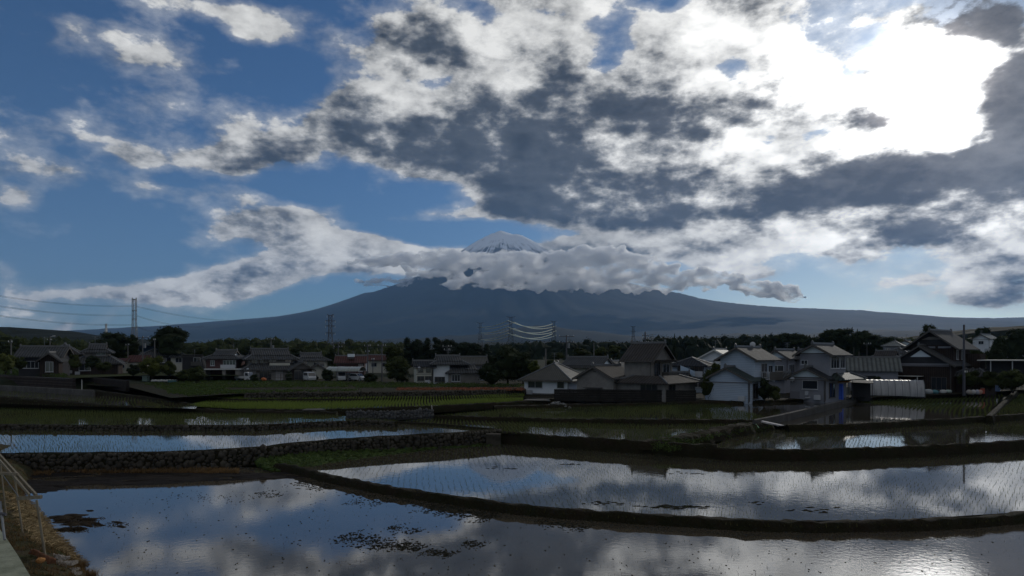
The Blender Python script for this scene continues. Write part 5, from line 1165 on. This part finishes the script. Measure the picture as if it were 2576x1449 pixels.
# ladder on the near stone wall
def pv(u, v, D): return at(u, D, zat(v, D))
Ld = empty('ladder', pv(750, 1136, 46.2), 0, 'small weathered ladder leaning on the near stone wall above the weeds', 'ladder'); o0 = Ld.location
for (ua, va, ub, vb_) in ((751, 1136, 736, 1107), (763, 1135, 748, 1106)):
    MB().tube(pv(ua, va, 46.0) - o0, pv(ub, vb_, 46.6) - o0, .035).build('rail', M_CONC, Ld)
for t_ in (.2, .4, .6, .8):
    a = pv(751, 1136, 46.0).lerp(pv(736, 1107, 46.6), t_) - o0; b = pv(763, 1135, 46.0).lerp(pv(748, 1106, 46.6), t_) - o0; MB().tube(a, b, .025).build('rung', M_CONC, Ld)
# slabs in the paddies
a = pt(760, 1033, 1.6); tag(MB().prism([a, pt(820, 1033, 1.6), pt(806, 1029, 1.6), pt(770, 1030, 1.6)], (0, 0, .08)).build('concrete_slab', M_CONC), 'flat concrete slab bridging the green terrace bank', 'slab', 'flat slabs')
tag(MB().prism([pt(1316, 1008, 1.62), pt(1385, 1009, 1.62), pt(1380, 1005, 1.62), pt(1325, 1005, 1.62)], (0, 0, .08)).build('concrete_slab', M_CONC), 'flat concrete slab on the path by the rubble heap', 'slab', 'flat slabs')
p = pt(1255, 1090, .9); MBc = MB(); MBc.box(p.x - 1.0, p.x + .15, p.y - .62, p.y - .1, -.1, .90); tag(MBc.build('concrete_block', M_STONE), 'rough concrete corner block where the near stone wall ends', 'block')
# heater, laundry, orange carport by the grey house
o = empty('carport', at(2114, 84.5, 1.4), -math.atan((2114 - UC) / FPX) - R(14), 'small carport with a translucent orange roof beside the grey house', 'carport')
MB().prism([(-1.2, -1.0, 2.15), (1.25, -1.0, 2.3), (1.25, 1.5, 2.7), (-1.2, 1.5, 2.55)], (0, 0, .06)).build('roof', mat('orange_sheet', (.50, .20, .05), .8), o)
for x, y in ((-1.1, -.9), (1.15, -.9), (1.15, 1.4), (-1.1, 1.4)): MB().tube((x, y, -.3), (x, y, 2.4), .045).build('post', M_STEELD, o)
o = empty('tarpaulin', at(2116, 83.0, 1.4), -math.atan((2116 - UC) / FPX) - R(10), 'bright blue tarpaulin hanging under the orange carport roof', 'tarpaulin')
mb = MB(); cs = [(-.28 + .56 * i / 8, .05 * math.sin(i * 1.9)) for i in range(9)]
for (x0, y0), (x1, y1) in zip(cs[:-1], cs[1:]): mb.face([(x0, y0, .05), (x1, y1, .05), (x1 * .9, y1, 2.1), (x0 * .9, y0, 2.1)])
mb.build('sheet', mat('blue_tarp', (.035, .10, .50), .5, .2, 3), o); MB().tube((-.3, 0, 2.1), (.3, 0, 2.1), .03).build('rail', M_STEEL, o)
o = empty('shed', at(2150, 87, 1.4), -math.atan((2150 - UC) / FPX), 'low dark lean-to with flat roof between the orange carport and storehouse', 'shed')
MB().prism([(-2.0, -.8, 2.1), (2.2, -.8, 2.0), (2.2, 1.6, 2.3), (-2.0, 1.6, 2.4)], (0, 0, .08)).build('roof', M_FASCIA, o); MB().box(-.4, 1.9, .9, 1.5, -.4, 2.1).build('wall', W_DARK, o); MB().box(-1.9, -1.8, -.7, -.6, -.4, 2.1).build('post', M_DARKW, o); MB().box(2.0, 2.1, -.7, -.6, -.4, 2.0).build('post', M_DARKW, o)
MB().box(-1.5, -.5, 1.45, 1.55, .3, 1.4).build('window', W_CREAM, o)
o = empty('heater_cabinet', at(2080, 82.6, 1.4), -math.atan((2080 - UC) / FPX) - R(20), 'pale grey heater cabinet at the right corner of the grey house', 'cabinet')
MB().box(-.3, .3, -.3, .3, 0, 1.45).build('body', M_FRAME, o); MB().box(-.75, -.35, -.25, .25, 0, .75).build('side_unit', M_FRAME, o); MB().tube((.2, 0, 1.4), (.2, 0, 1.9), .05).build('flue', M_STEEL, o)
o = empty('drying_rack', at(2098, 82.8, 1.4), 0, 'bent white pole rack beside the heater cabinet', 'rack'); MB().tube((-.5, 0, 0), (-.5, 0, 1.9), .03).build('post', M_STEEL, o); MB().tube((-.5, 0, 1.9), (.7, 0, 2.25), .03).build('rail', M_STEEL, o)
# left yard things
o = empty('row_cover', at(413, 116, 2.4), R(4), 'low white cloth row cover with a blue crate end', 'row cover'); mb = MB()
for i in range(9): mb.blob((-2 + i * .5, 0, .22 + .03 * (i % 2)), .36, .45, .26, .15, 0, random.Random(i))
mb.build('cloth', mat('white_cloth', (.34, .35, .34), .9), o, True); MB().box(.9, 2.3, -.62, -.3, 0, .4).build('crate', mat('blue_green_crate', (.04, .11, .12), .7), o)
o = empty('garden_shed', at(364, 118, 2.4), R(-6), 'narrow pale green garden shed left of the yellow green shrub', 'shed'); MB().box(-.5, .5, 0, .7, 0, 1.15).build('wall', mat('pale_green_metal', (.16, .22, .19), .6), o); MB().box(-.6, .6, -.1, .8, 1.15, 1.25).build('roof', M_FASCIA, o)
o = empty('sprayer', at(663, 121, 2.3), 0, 'orange garden machine in front of the biggest left house', 'machine'); MB().blob((0, 0, .45), .6, .4, .36, .12, 0, random.Random(2)).build('hood', mat('orange_paint', (.45, .14, .04), .5), o); MB().tube((-.3, -.2, .18), (-.3, .2, .18), .18, .18, 10).build('wheel', M_TYRE, o); MB().tube((.3, -.2, .18), (.3, .2, .18), .18, .18, 10).build('wheel', M_TYRE, o); MB().tube((.4, 0, .5), (1.0, 0, .95), .03).build('handle', M_STEELD, o)
o = empty('trellis', at(706, 121, 2.3), 0, 'bare garden trellis frame before the biggest left house', 'trellis')
for x in (-2.1, 0, 2.1): MB().tube((x, 0, 0), (x, 0, 1.5), .04).build('post', M_DARKW, o)
MB().tube((-2.2, 0, 1.5), (2.2, 0, 1.5), .035).build('rail', M_POLE, o); MB().tube((-2.2, 0, .8), (2.2, 0, .8), .03).build('rail', M_POLE, o)
# right yard things
rb = random.Random(8)
for i, (u, c, lb) in enumerate(((2438, (.30, .27, .24), 'leftmost pale sack at the field edge right of the tall dark pole'), (2448, (.34, .33, .33), 'second sack in the row, the palest one'), (2458, (.28, .28, .32), 'third sack in the row, bluish'), (2464, (.36, .22, .18), 'rightmost sack in the row, pinkish'))):
    tag(MB().blob(tuple(at(u, 95, 1.75)), .42, .35, .38, .14, 0, rb, 1).build('sack', mat('sack_%d' % i, c, .8), None, True), lb, 'sack', 'sacks at the field edge')
o = empty('barrel', at(2472, 95.5, 1.5), 0, 'red plastic barrel right of the row of sacks', 'barrel'); MB().tube((0, 0, 0), (0, 0, .8), .27, .27, 12).build('drum', mat('red_plastic', (.30, .06, .035), .6), o); MB().tube((0, 0, .8), (0, 0, .88), .29, .27, 12).build('lid', M_FRAMED, o)
o = empty('barrel', at(2510, 94.5, 1.9), 0, 'dull blue plastic barrel near the right edge', 'barrel'); MB().tube((0, 0, 0), (0, 0, .85), .32, .32, 12).build('drum', mat('blue_plastic', (.09, .13, .22), .6), o); MB().tube((0, 0, .85), (0, 0, .93), .34, .30, 12).build('lid', M_FRAMED, o)
for i, (u, D, s_, c, lb) in enumerate(((2335, 97, .5, (.25, .26, .26), 'pale bundle on the ground before the dark timber house'), (2352, 97, .42, (.07, .16, .18), 'teal covered bundle before the dark timber house'), (2372, 98, .4, (.36, .36, .35), 'white bag at the right corner of the dark timber house'), (2387, 99, .36, (.30, .36, .33), 'small pale bag farthest right before the dark timber house'))):
    tag(MB().blob(tuple(at(u, D, 1.45 + s_ * .5)), s_ * 1.3, s_, s_ * .8, .16, 0, rb, 1).build('bundle', mat('bundle_%d' % i, c, .8), None, True), lb, 'bundle', 'bundles in the yard')

# aerials, dishes and wall units that the houses carry
def aerial(root, x, y, z, h=1.5):
    a = MB(); a.tube((x, y, z - .4), (x, y, z + h), .03)
    for dz, w_ in ((.05, 1.1), (.35, .8), (.6, .6)): a.tube((x - w_ / 2, y, z + h - dz), (x + w_ / 2, y, z + h - dz), .022, .022, 4)
    a.tube((x, y - .5, z + h - .2), (x, y + .5, z + h - .2), .022, .022, 4); a.build('aerial', M_STEEL, root)
def dish(root, x, y, z):
    d_ = MB(); d_.blob((x, y, z), .3, .09, .3, 0, .4, sub=1); d_.tube((x, y + .1, z - .4), (x, y + .05, z), .03); d_.build('satellite_dish', M_FRAME, root)
def unit(root, x, y, z): MB().box(x - .4, x + .4, y - .32, y - .02, z, z + .6).build('air_conditioner', M_FRAME, root)
hs = sorted([o for o in COL.objects if o.name.split('.')[0] == 'house'], key=lambda q: q.name)
rh = random.Random(17)
for i, hh in enumerate(hs):
    kids = [c for c in hh.children_recursive if c.type == 'MESH']; rf = [c for c in kids if c.name.startswith('roof')]; wl = [c for c in kids if c.name.startswith('wall')]
    if not rf or not wl: continue
    zt = max(v.co.z for c in rf for v in c.data.vertices); tops = [v.co for c in rf for v in c.data.vertices if v.co.z > zt - .2]; c0 = tops[0]
    if i % 2 == 0: aerial(hh, sum(t.x for t in tops) / len(tops) + rh.uniform(-.6, .6), c0.y + .1, zt, rh.uniform(1.0, 1.8))
    ws = [v.co for v in wl[0].data.vertices]; x1, x0, y0 = max(t.x for t in ws), min(t.x for t in ws), min(t.y for t in ws)
    unit(hh, x1 - .9 if i % 3 else x0 + .9, y0, .05)
    if i % 3 == 1: dish(hh, x0 + .5, y0 - .45, min(max(t.z for t in ws), 3.0) - .3)
    MB().tube((x1 - .08, y0 - .09, -.2), (x1 - .08, y0 - .09, max(t.z for t in ws)), .05).build('downpipe', M_FRAMED, hh)
    MB().box(x0 - .5, x1 + .5, y0 - .68, y0 - .58, max(t.z for t in ws) - .38, max(t.z for t in ws) - .28).build('gutter', M_FRAMED, hh)
# ---------------------------------------------------------------- near left corner: bank, timber rack, path, boards
def bp(u, v, z): return pt(u, v, z)
M_TIMB = mat('weathered_timber', (.22, .19, .14), .85, .35, 6, bump=.6, bscale=30, bdist=.01, stretch=(1, 1, .2)); M_BANK = mat('bank_soil', (.060, .045, .028), .95, .4, 1.5, col2=(.038, .042, .015), bump=1, bscale=12, bdist=.06, obj=False)
edge = [(58,1225),(60,1259),(87,1286),(137,1352),(185,1404),(222,1452),(300,1560),(420,1750)]
rows = []
for i, (u, v) in enumerate(edge):
    w0 = pt(u, v, 0.0)
    sec = [w0 + Vector((.25, -.05, -.15)), w0, w0 + Vector((-.55, 0, .42)), w0 + Vector((-1.4, -.1, .78)), w0 + Vector((-2.4, -.2, .95)), w0 + Vector((-3.6, -.3, 1.10)), w0 + Vector((-9, -.5, 1.15)), w0 + Vector((-16, -.5, .6))]
    rows.append(sec)
rows.insert(0, [p + Vector((-5.5, 9.5, 0)) for p in rows[0]])
mb = MB(); fine = []
for a, b in zip(rows[:-1], rows[1:]):
    for t in range(8): fine.append([p.lerp(q, t / 8) for p, q in zip(a, b)])
fine.append(rows[-1]); n = 0; grid = []
for r_ in fine:
    row = []
    for a, b in zip(r_[:-1], r_[1:]):
        for t in range(4):
            p = a.lerp(b, t / 4); nz = mnoise.fractal(Vector((p.x * 1.6, p.y * 1.6, 2)), 1, 2, 3) * .10; row.append(p + Vector((nz * .6, 0, nz if p.z > .05 else 0)))
    grid.append(row)
W_ = len(grid[0])
for r_ in grid: mb.v += [tuple(p) for p in r_]
for i in range(len(grid) - 1):
    for j in range(W_ - 1): mb.f.append((i * W_ + j, i * W_ + j + 1, (i + 1) * W_ + j + 1, (i + 1) * W_ + j)); mb.m.append(0)
tag(mb.build('bank', M_BANK, smooth=True), kind='structure')
rnd = random.Random(90)
def bank_pt(i, s):
    r_ = grid[min(len(grid) - 1, int(i))]; f = s * 20; j = int(f); return r_[j].lerp(r_[j + 1], f - j)
mb = MB()
for _ in range(5200):
    i = rnd.uniform(0, len(grid) - 9); s = rnd.uniform(.06, .95); p = bank_pt(i, s)
    if mnoise.noise(Vector((p.x * .7, p.y * .7, 5))) > -.12: tuft(mb, p.x, p.y, p.z - .03, rnd.uniform(.08, .26), 4, .16, .008, rnd)
tag(mb.build('dry_grass', M_DRY), 'brown dry grass covering the bank at the lower left corner', 'grass', None, 'stuff')
mb = MB()
for _ in range(1500):
    i = rnd.uniform(8, len(grid) - 9); s = rnd.uniform(.40, .98); p = bank_pt(i, s)
    tuft(mb, p.x, p.y, p.z - .03, rnd.uniform(.08, .2), 4, .10, .008, rnd)
tag(mb.build('grass', M_GRASS), 'green grass tufts between the path and the dry bank', 'grass', None, 'stuff')
mb = MB()      # cut straw lying flat
for _ in range(2600):
    i = rnd.uniform(22, 44); s = rnd.uniform(.12, .62); p = bank_pt(i, s); a = rnd.uniform(0, 3.14); l = rnd.uniform(.10, .30); dx, dy = math.cos(a) * l, math.sin(a) * l; z = p.z + rnd.uniform(.01, .09)
    mb.face([(p.x - dx, p.y - dy, z), (p.x - dx + .01, p.y - dy + .012, z), (p.x + dx + .01, p.y + dy + .012, z + rnd.uniform(-.02, .04)), (p.x + dx, p.y + dy, z + .01)])
tag(mb.build('straw', mat('straw', (.34, .25, .13), .8, .3, 5, obj=False)), 'pale cut straw strewn on the bank below the last timber post', 'straw', None, 'stuff')
for i, (u, v, s_, lb) in enumerate(((163, 1382, .30, 'orange brown dry tussock nearest the last timber post at the water edge'), (198, 1425, .34, 'dry tussock overhanging the water beside the weathered boards'), (228, 1450, .36, 'dry tussock at the bottom edge right of the weathered boards'))):
    mb = MB(); p = pt(u, v, .10)
    for _ in range(90): tuft(mb, p.x + rnd.gauss(0, s_ * .35), p.y + rnd.gauss(0, s_ * .35), .05, s_ * rnd.uniform(.5, 1), 4, s_ * .6, .007, rnd)
    tag(mb.build('grass_tussock', M_DRY), lb, 'tussock', 'dry tussocks at the water edge')
# stone paved path
A = [pt(-30, 1320, 1.35), pt(0, 1332, 1.35), pt(13, 1349, 1.35), pt(45, 1397, 1.35), pt(76, 1449, 1.35), pt(130, 1550, 1.35)]
mb = MB()
for a, b in zip(A[:-1], A[1:]): mb.face([a, b, b + Vector((-4, -.4, 0)), a + Vector((-4, -.4, 0))]); mb.face([a, b, b - Vector((0, 0, .18)), a - Vector((0, 0, .18))])
tag(mb.build('path', mat('path_slab', (.26, .27, .20), .9, .3, 2.5, col2=(.16, .17, .12), bump=1, bscale=18, obj=False)), kind='structure')
for (k_, v_) in enumerate((1390, 1434)):
    a = pt(interp(v_, [1349, 1449], [13, 76]) - 1, v_, 1.356); tag(MB().face([a, a + Vector((-3.8, .02, 0)), a + Vector((-3.8, .05, 0)), a + Vector((0, .03, 0))]) or MB().v and None, None) if False else None
# timber rack
o = empty('timber_rack', pt(59, 1340, .95), 0, 'weathered timber post and beam rack standing on the bank at lower left', 'timber rack'); o0 = o.location.copy()
def seg(name, a, b, r, w_=None, n=4):
    a, b = a - o0, b - o0; d = b - a; mb = MB()
    if w_ is None: mb.tube(a, b, r, r * .92, n)
    else:
        d.normalize(); s = d.cross(Vector((0, 0, 1))).normalized() * r / 2; up = s.cross(d).normalized() * w_ / 2
        mb.prism([a - s - up, a + s - up, a + s + up, a - s + up], b - a)
    return mb.build(name, M_TIMB, o)
zb = 2.72
B0, B1 = at(-20, 28.2, zat(1124, 28.2)), at(92, 20.3, zat(1247, 20.3))
seg('beam', B0, B1, .055, .10); off = Vector((.16, .03, -.02)); seg('beam', B0 - off, B1 - off * 1.2, .045, .09)
p3b, p3t = at(117, 19.9, zat(1406, 19.9)), at(92, 20.0, zat(1258, 20.0)); seg('post', p3b - Vector((0, 0, .2)), p3t, .036, None, 6)
p2b, p2t = at(59, 22.4, zat(1341, 22.4)), at(36, 22.6, zat(1196, 22.6)); seg('post', p2b - Vector((0, 0, .2)), p2t, .030, None, 6)
p1b, p1t = at(15, 25.2, zat(1280, 25.2)), at(1, 25.4, zat(1165, 25.4)); seg('post', p1b - Vector((0, 0, .2)), p1t, .028, None, 6)
seg('crossbeam', at(44, 20.6, zat(1254, 20.6)), at(104, 20.1, zat(1250, 20.1)), .07, .11); seg('crossbeam', at(-30, 23.2, zat(1189, 23.2)), at(46, 22.8, zat(1193, 22.8)), .06, .09); seg('crossbeam', at(-20, 26.6, zat(1150, 26.6)), at(6, 26.3, zat(1150, 26.3)), .06, .09)
for (a, b) in ((at(8, 22.9, zat(1196, 22.9)), at(52, 20.6, zat(1256, 20.6))), (at(40, 22.7, zat(1200, 22.7)), at(72, 20.4, zat(1244, 20.4)))): 
    MB().tube(a - o0, b - o0, .012, .012, 4).build('wire', M_STEEL, o)
o = empty('handrail_post', at(12, 19.6, zat(1350, 19.6)), 0, 'grey steel post with a clamp at the left edge beside the path', 'post')
q = o.location; MB().tube(Vector((0, 0, -.1)), at(0, 20.2, zat(1262, 20.2)) - q, .035, .035, 8).build('tube', M_STEEL, o); c_ = at(4, 20.0, zat(1290, 20.0)) - q
MB().tube(c_ - Vector((.12, 0, .02)), c_ + Vector((.14, 0, -.05)), .05, .05, 8).build('clamp', M_STEELD, o)
# weathered boards and split logs on the bank
M_OLD = mat('silvered_board', (.34, .31, .27), .9, .5, 3, col2=(.12, .10, .085), bump=1.2, bscale=18, bdist=.02, stretch=(1, 6, 1)); M_RUST = mat('rusty_bark', (.14, .065, .035), .9, .4, 4, bump=1, bscale=20)
k_ = 0
for (ua, va, ub, vb_, w_, h_, z_, m_, lb) in ((140, 1416, 196, 1420, .30, .09, .62, M_OLD, 'weathered grey board, the topmost and longest of the pile'), (118, 1427, 202, 1436, .26, .08, .52, M_OLD, 'weathered grey board in the middle of the pile'),
        (122, 1441, 205, 1447, .30, .09, .46, M_OLD, 'weathered grey board lowest in the pile at the bottom edge'), (128, 1396, 178, 1408, .26, .07, .66, M_OLD, 'short cracked grey board behind the pile'), (84, 1388, 142, 1417, .16, .12, .95, M_RUST, 'rust brown split log lying above the grey boards')):
    a, b = pt(ua, va, z_), pt(ub, vb_, z_ - .08); d = b - a; L = d.length; ang = math.atan2(d.y, d.x); ob = empty('x', (0, 0, 0)); bpy.data.objects.remove(ob); mb = MB(); N = 14
    rr = random.Random(k_); k_ += 1; top = []; 
    for i in range(N + 1):
        x = L * i / N; e0, e1 = rr.uniform(-.04, .04), w_ + rr.uniform(-.05, .05)
        top.append([(x, -e1, rr.uniform(-.012, .012)), (x, -e1 * .6, h_ + rr.uniform(-.02, .02)), (x, -e1 * .25, h_ + rr.uniform(-.03, .02)), (x, e0, h_ * .7 + rr.uniform(-.02, .02)), (x, e0, -.02)])
    b0 = 0
    for r_ in top: mb.v += r_
    for i in range(N):
        for j in range(5): j2 = (j + 1) % 5; mb.f.append((i * 5 + j, i * 5 + j2, (i + 1) * 5 + j2, (i + 1) * 5 + j)); mb.m.append(0)
    mb.f.append((0, 1, 2, 3, 4)); mb.m.append(0); mb.f.append(tuple(N * 5 + j for j in (4, 3, 2, 1, 0))); mb.m.append(0)
    ob = mb.build('board' if m_ is M_OLD else 'log', m_); ob.location = a; ob.rotation_euler = (0, R(2), ang); tag(ob, lb, 'board' if m_ is M_OLD else 'log', 'old boards on the bank')
tag(MB().blob(tuple(pt(102, 1410, 1.0)), .12, .09, .09, .12, .5, random.Random(3), 1).build('log_end', mat('cut_wood', (.42, .20, .07), .8, .3, 8)), 'small orange cut log end on the bank beside the rusty log', 'log')
# ---------------------------------------------------------------- mud, stubble and floating weed on the near pond
M_FLOT = mat('wet_weed', (.016, .016, .009), .75, .4, 6, bump=1, bscale=22, bdist=.02, obj=False)
rnd = random.Random(55)
def patch(mb, x, y, rx, ry, z, n=11, rot=0, h=.012):
    P = []
    for i in range(n):
        t = 2 * math.pi * i / n; k = rnd.uniform(.55, 1.15); a, b = math.cos(t) * rx * k, math.sin(t) * ry * k; P.append((x + a * math.cos(rot) - b * math.sin(rot), y + a * math.sin(rot) + b * math.cos(rot)))
    c = len(mb.v); mb.v += [(p[0], p[1], z) for p in P] + [(x + (p[0] - x) * .5, y + (p[1] - y) * .5, z + h * rnd.uniform(.5, 1.6)) for p in P] + [(x, y, z + h)]
    for i in range(n): j = (i + 1) % n; mb.f += [(c + i, c + j, c + n + j, c + n + i), (c + n + i, c + n + j, c + 2 * n)]; mb.m += [0, 0]
mb = MB()
def drift(u0, v0, u1, v1, n, sp_, r0, z=.004):
    a, b = pt(u0, v0, 0), pt(u1, v1, 0); d = (b - a).normalized(); nn = Vector((-d.y, d.x, 0))
    for _ in range(int(n * 3.6)):
        p = a.lerp(b, rnd.random()) + nn * rnd.gauss(0, sp_ * 1.2); k = r0 * .72 * rnd.uniform(.15, .95) * (1.3 if rnd.random() < .12 else .8); patch(mb, p.x, p.y, k * rnd.uniform(1, 2.6), k * .55, z, 9, rnd.gauss(.1, .35))
drift(750, 1212, 830, 1230, 60, .35, .10); drift(880, 1240, 1000, 1262, 50, .3, .08); drift(1010, 1258, 1140, 1280, 70, .3, .09); drift(1080, 1275, 1245, 1303, 160, .45, .11); drift(1350, 1310, 1480, 1330, 70, .3, .08)
drift(860, 1345, 990, 1375, 110, .35, .08); drift(1000, 1370, 1060, 1382, 60, .25, .08); drift(1070, 1385, 1140, 1398, 50, .2, .08); drift(1165, 1365, 1220, 1372, 40, .2, .07); drift(980, 1325, 1050, 1340, 40, .25, .06); drift(655, 1238, 700, 1250, 30, .3, .07)
drift(870, 1262, 960, 1268, 30, .3, .06); drift(420, 1250, 640, 1256, 30, .5, .05)
for _ in range(620):
    u, v = rnd.uniform(260, 2500), rnd.uniform(1215, 1500); p = pt(u, v, 0); vb_ = interp(u, [b_[0] for b_ in BUND1], [b_[1] for b_ in BUND1])
    if v > vb_ + 40: k = rnd.uniform(.008, .032); patch(mb, p.x, p.y, k * 2, k, .004, 7, rnd.random() * 3)
tag(mb.build('floating_weed', M_FLOT), 'dark drifts of rotting weed floating on the near pond', 'floating weed', None, 'stuff')
mb = MB()
for (u, v, rx, ry) in ((185, 1310, .95, .55), (170, 1300, .8, .5), (200, 1318, .7, .4), (160, 1334, .8, .16), (185, 1330, .6, .15), (212, 1310, .5, .14)): p = pt(u, v, 0); patch(mb, p.x, p.y, rx, ry, .006, 22, .1, .05)
for (u, v, rx, ry, ro) in ((205, 1308, .5, .14, -.6), (222, 1322, .45, .13, -.5), (248, 1320, .4, .13, -.4), (295, 1314, .42, .13, -.5), (305, 1325, .3, .08, -.5), (225, 1285, .2, .06, 0), (192, 1334, .35, .12, .1)): p = pt(u, v, 0); patch(mb, p.x, p.y, rx, ry, .006, 14, ro, .03)
for (u, v, n, sx, sy) in ((185, 1310, 60, .8, .4), (195, 1334, 30, .5, .12), (215, 1315, 16, .4, .2), (240, 1320, 12, .3, .1), (300, 1320, 12, .3, .1)):
    p = pt(u, v, 0)
    for _ in range(n): leaves(mb, (p.x + rnd.gauss(0, sx * .6), p.y + rnd.gauss(0, sy * .6), .04), .14, .12, .06, 7, .035, rnd, .1)
tag(mb.build('mud_patches', mat('mud_litter', (.040, .028, .016), .9, .5, 2.5, col2=(.018, .013, .008), bump=1, bscale=20, bdist=.03, obj=False)), 'dark mud patches breaking the water beside the left bank', 'mud', None, 'stuff')
mb = MB()
for _ in range(90):
    u = rnd.uniform(-20, 690); v = interp(u, [0, 690], [1190, 1192]) + rnd.random() ** 1.4 * interp(u, [0, 250, 690], [52, 30, 12]); p = pt(u, v, 0); k = rnd.uniform(.3, 1.3); patch(mb, p.x, p.y, k * 1.7, k * .5, .005, 15, rnd.gauss(0, .15), .03)
tag(mb.build('mud_flat', M_MUD), 'low mud flat showing above water below the near stone wall', 'mud', None, 'stuff')
for (u, v, lb) in ((1420, 1229 + 0, ''),): pass
mb = MB()
for (u, v, n, rx) in ((1520, 1265, 14, .9), (1720, 1275, 34, 1.6), (1440, 1168, 8, .8), (2135 - 100, 1283, 12, 1.0), (1900, 1262, 6, .6), (1260, 1178, 6, 1.2), (1745, 1190, 8, 1.2)):
    p = pt(u, v, .06)
    for _ in range(n): patch(mb, p.x + rnd.gauss(0, rx * .55), p.y + rnd.gauss(0, .22), rx * rnd.uniform(.10, .30), .035, .066, 10, .05, .015)
tag(mb.build('floating_weed', M_FLOT), 'thin flat rafts of weed and mud among the middle pond seedlings', 'floating weed', None, 'stuff')
mb = MB()
for _ in range(5200):
    u, v = rnd.uniform(250, 2600), rnd.uniform(1225, 1640); vb_ = interp(u, [b_[0] for b_ in BUND1], [b_[1] for b_ in BUND1])
    if v < vb_ + 42: continue
    p = pt(u, v, 0); nz = mnoise.noise(Vector((p.x * .33, p.y * .33, 4)))
    if nz + rnd.random() * .8 < .38: continue
    tuft(mb, p.x, p.y, -.005, rnd.uniform(.025, .085), rnd.choice((1, 2, 3)), .03, .005, rnd)
tag(mb.build('stubble', M_FLOT), 'scattered stubble stalks poking out of the near pond', 'stubble', None, 'stuff')
# ---------------------------------------------------------------- the cloud lying across the mountain
def cloudbank(name, puffs, D, label, voxel, dens, seed, thick=1.0):
    rnd = random.Random(seed); mb = MB()
    for (u, v, rx, ry) in puffs:
        n = max(3, int(rx / ry * 2.2))
        for i in range(n):
            f = (i + .5) / n * 2 - 1; uu = u + f * rx * .92; k = math.sqrt(max(.08, 1 - f * f)); r = ry * rnd.uniform(.65, 1.05) * (.55 + .45 * k)
            DD = D + rnd.uniform(-1, 1) * ry * 10; c = at(uu, DD, zat(v + rnd.uniform(-.35, .35) * ry, DD)); m_ = DD / FPX
            mb.blob(tuple(c), r * m_ * 1.7, r * m_ * 1.9 * thick, r * m_ * 1.12, .10, rnd.random(), rnd, 1)
            for q in range(5):
                t = rnd.uniform(0, 6.28); rr = r * rnd.uniform(.35, .55)
                mb.blob((c.x + math.cos(t) * r * m_ * 1.05, c.y - rnd.random() * r * m_, c.z + abs(math.sin(t)) * r * m_ * .62), rr * m_, rr * m_, rr * m_ * .85, .12, 0, rnd, 1)
    o = mb.build(name, CLOUDM)
    rm = o.modifiers.new('remesh', 'REMESH'); rm.mode = 'VOXEL'; rm.voxel_size = voxel
    for sc_, st in ((360, 230), (120, 110), (55, 40)):
        tx = bpy.data.textures.new('lumps', 'CLOUDS'); tx.noise_scale = sc_; tx.noise_depth = 3; dm = o.modifiers.new('d', 'DISPLACE'); dm.texture = tx; dm.texture_coords = 'GLOBAL'; dm.strength = st; dm.mid_level = .55
    dg = bpy.context.evaluated_depsgraph_get(); me = bpy.data.meshes.new_from_object(o.evaluated_get(dg)); o.modifiers.clear(); o.data = me
    me.materials.clear(); me.materials.append(CLOUDM)
    return tag(o, label, 'cloud', 'cloud banks across the mountain', 'stuff')
CLOUDM = bpy.data.materials.new('cloud_vapour'); CLOUDM.use_nodes = True; t = CLOUDM.node_tree; t.nodes.clear(); k = NT(t)
o_ = k.n('ShaderNodeOutputMaterial'); vs = k.n('ShaderNodeVolumeScatter'); t.links.new(vs.outputs[0], o_.inputs['Volume'])
vs.inputs['Color'].default_value = (.998, .998, .999, 1); vs.inputs['Anisotropy'].default_value = .5
pos = k.n('ShaderNodeNewGeometry').outputs['Position']; n_ = k.noise(k.v('MULTIPLY', pos, (1, 1, 2.3)), .0024, 6, .64)
k.put(vs.inputs['Density'], k.m('MULTIPLY', k.rng(n_, .40, .57), .020))
CLOUDM.cycles.volume_sampling = 'DISTANCE'; CLOUDM.cycles.volume_interpolation = 'LINEAR'
PUFFS = [(1180,716,80,9),(1300,718,120,12),(1420,722,130,12),(1560,724,120,12),(1660,726,80,10),(1360,672,110,14),(1250,655,80,12),(985,716,60,8),(1075,690,60,10),(1010,653,110,14),(1130,645,120,14),(1230,645,90,13),(1330,645,100,13),(1440,640,110,15),(1500,628,80,10),(1560,648,100,15),(1080,668,100,13),(1300,668,160,18),(1450,672,160,16),(1600,672,110,14),
 (1160,662,70,13),(930,660,60,13),(1180,704,60,9),(1240,690,60,10),(1330,718,90,8),(1120,690,50,8),(960,708,70,9),(1030,704,60,9),(1210,700,60,9),(1270,696,90,13),(1370,706,120,13),(1480,708,130,14),(1590,706,110,15),(1680,700,90,16),(1760,690,70,13),(1700,716,110,12),(1800,704,70,13),(1850,713,70,12),(1900,722,70,15),(1950,732,70,16),(1985,746,45,14),(1350,688,120,12),(1540,690,110,12),(1410,652,120,14)]
cloudbank('cloud', PUFFS, 13800, 'long white and grey cloud bank wrapped across the mountain below its snowy peak', 34, .006, 3)
cy.volume_bounces = 10; cy.max_bounces = 14; cy.volume_max_steps = 256
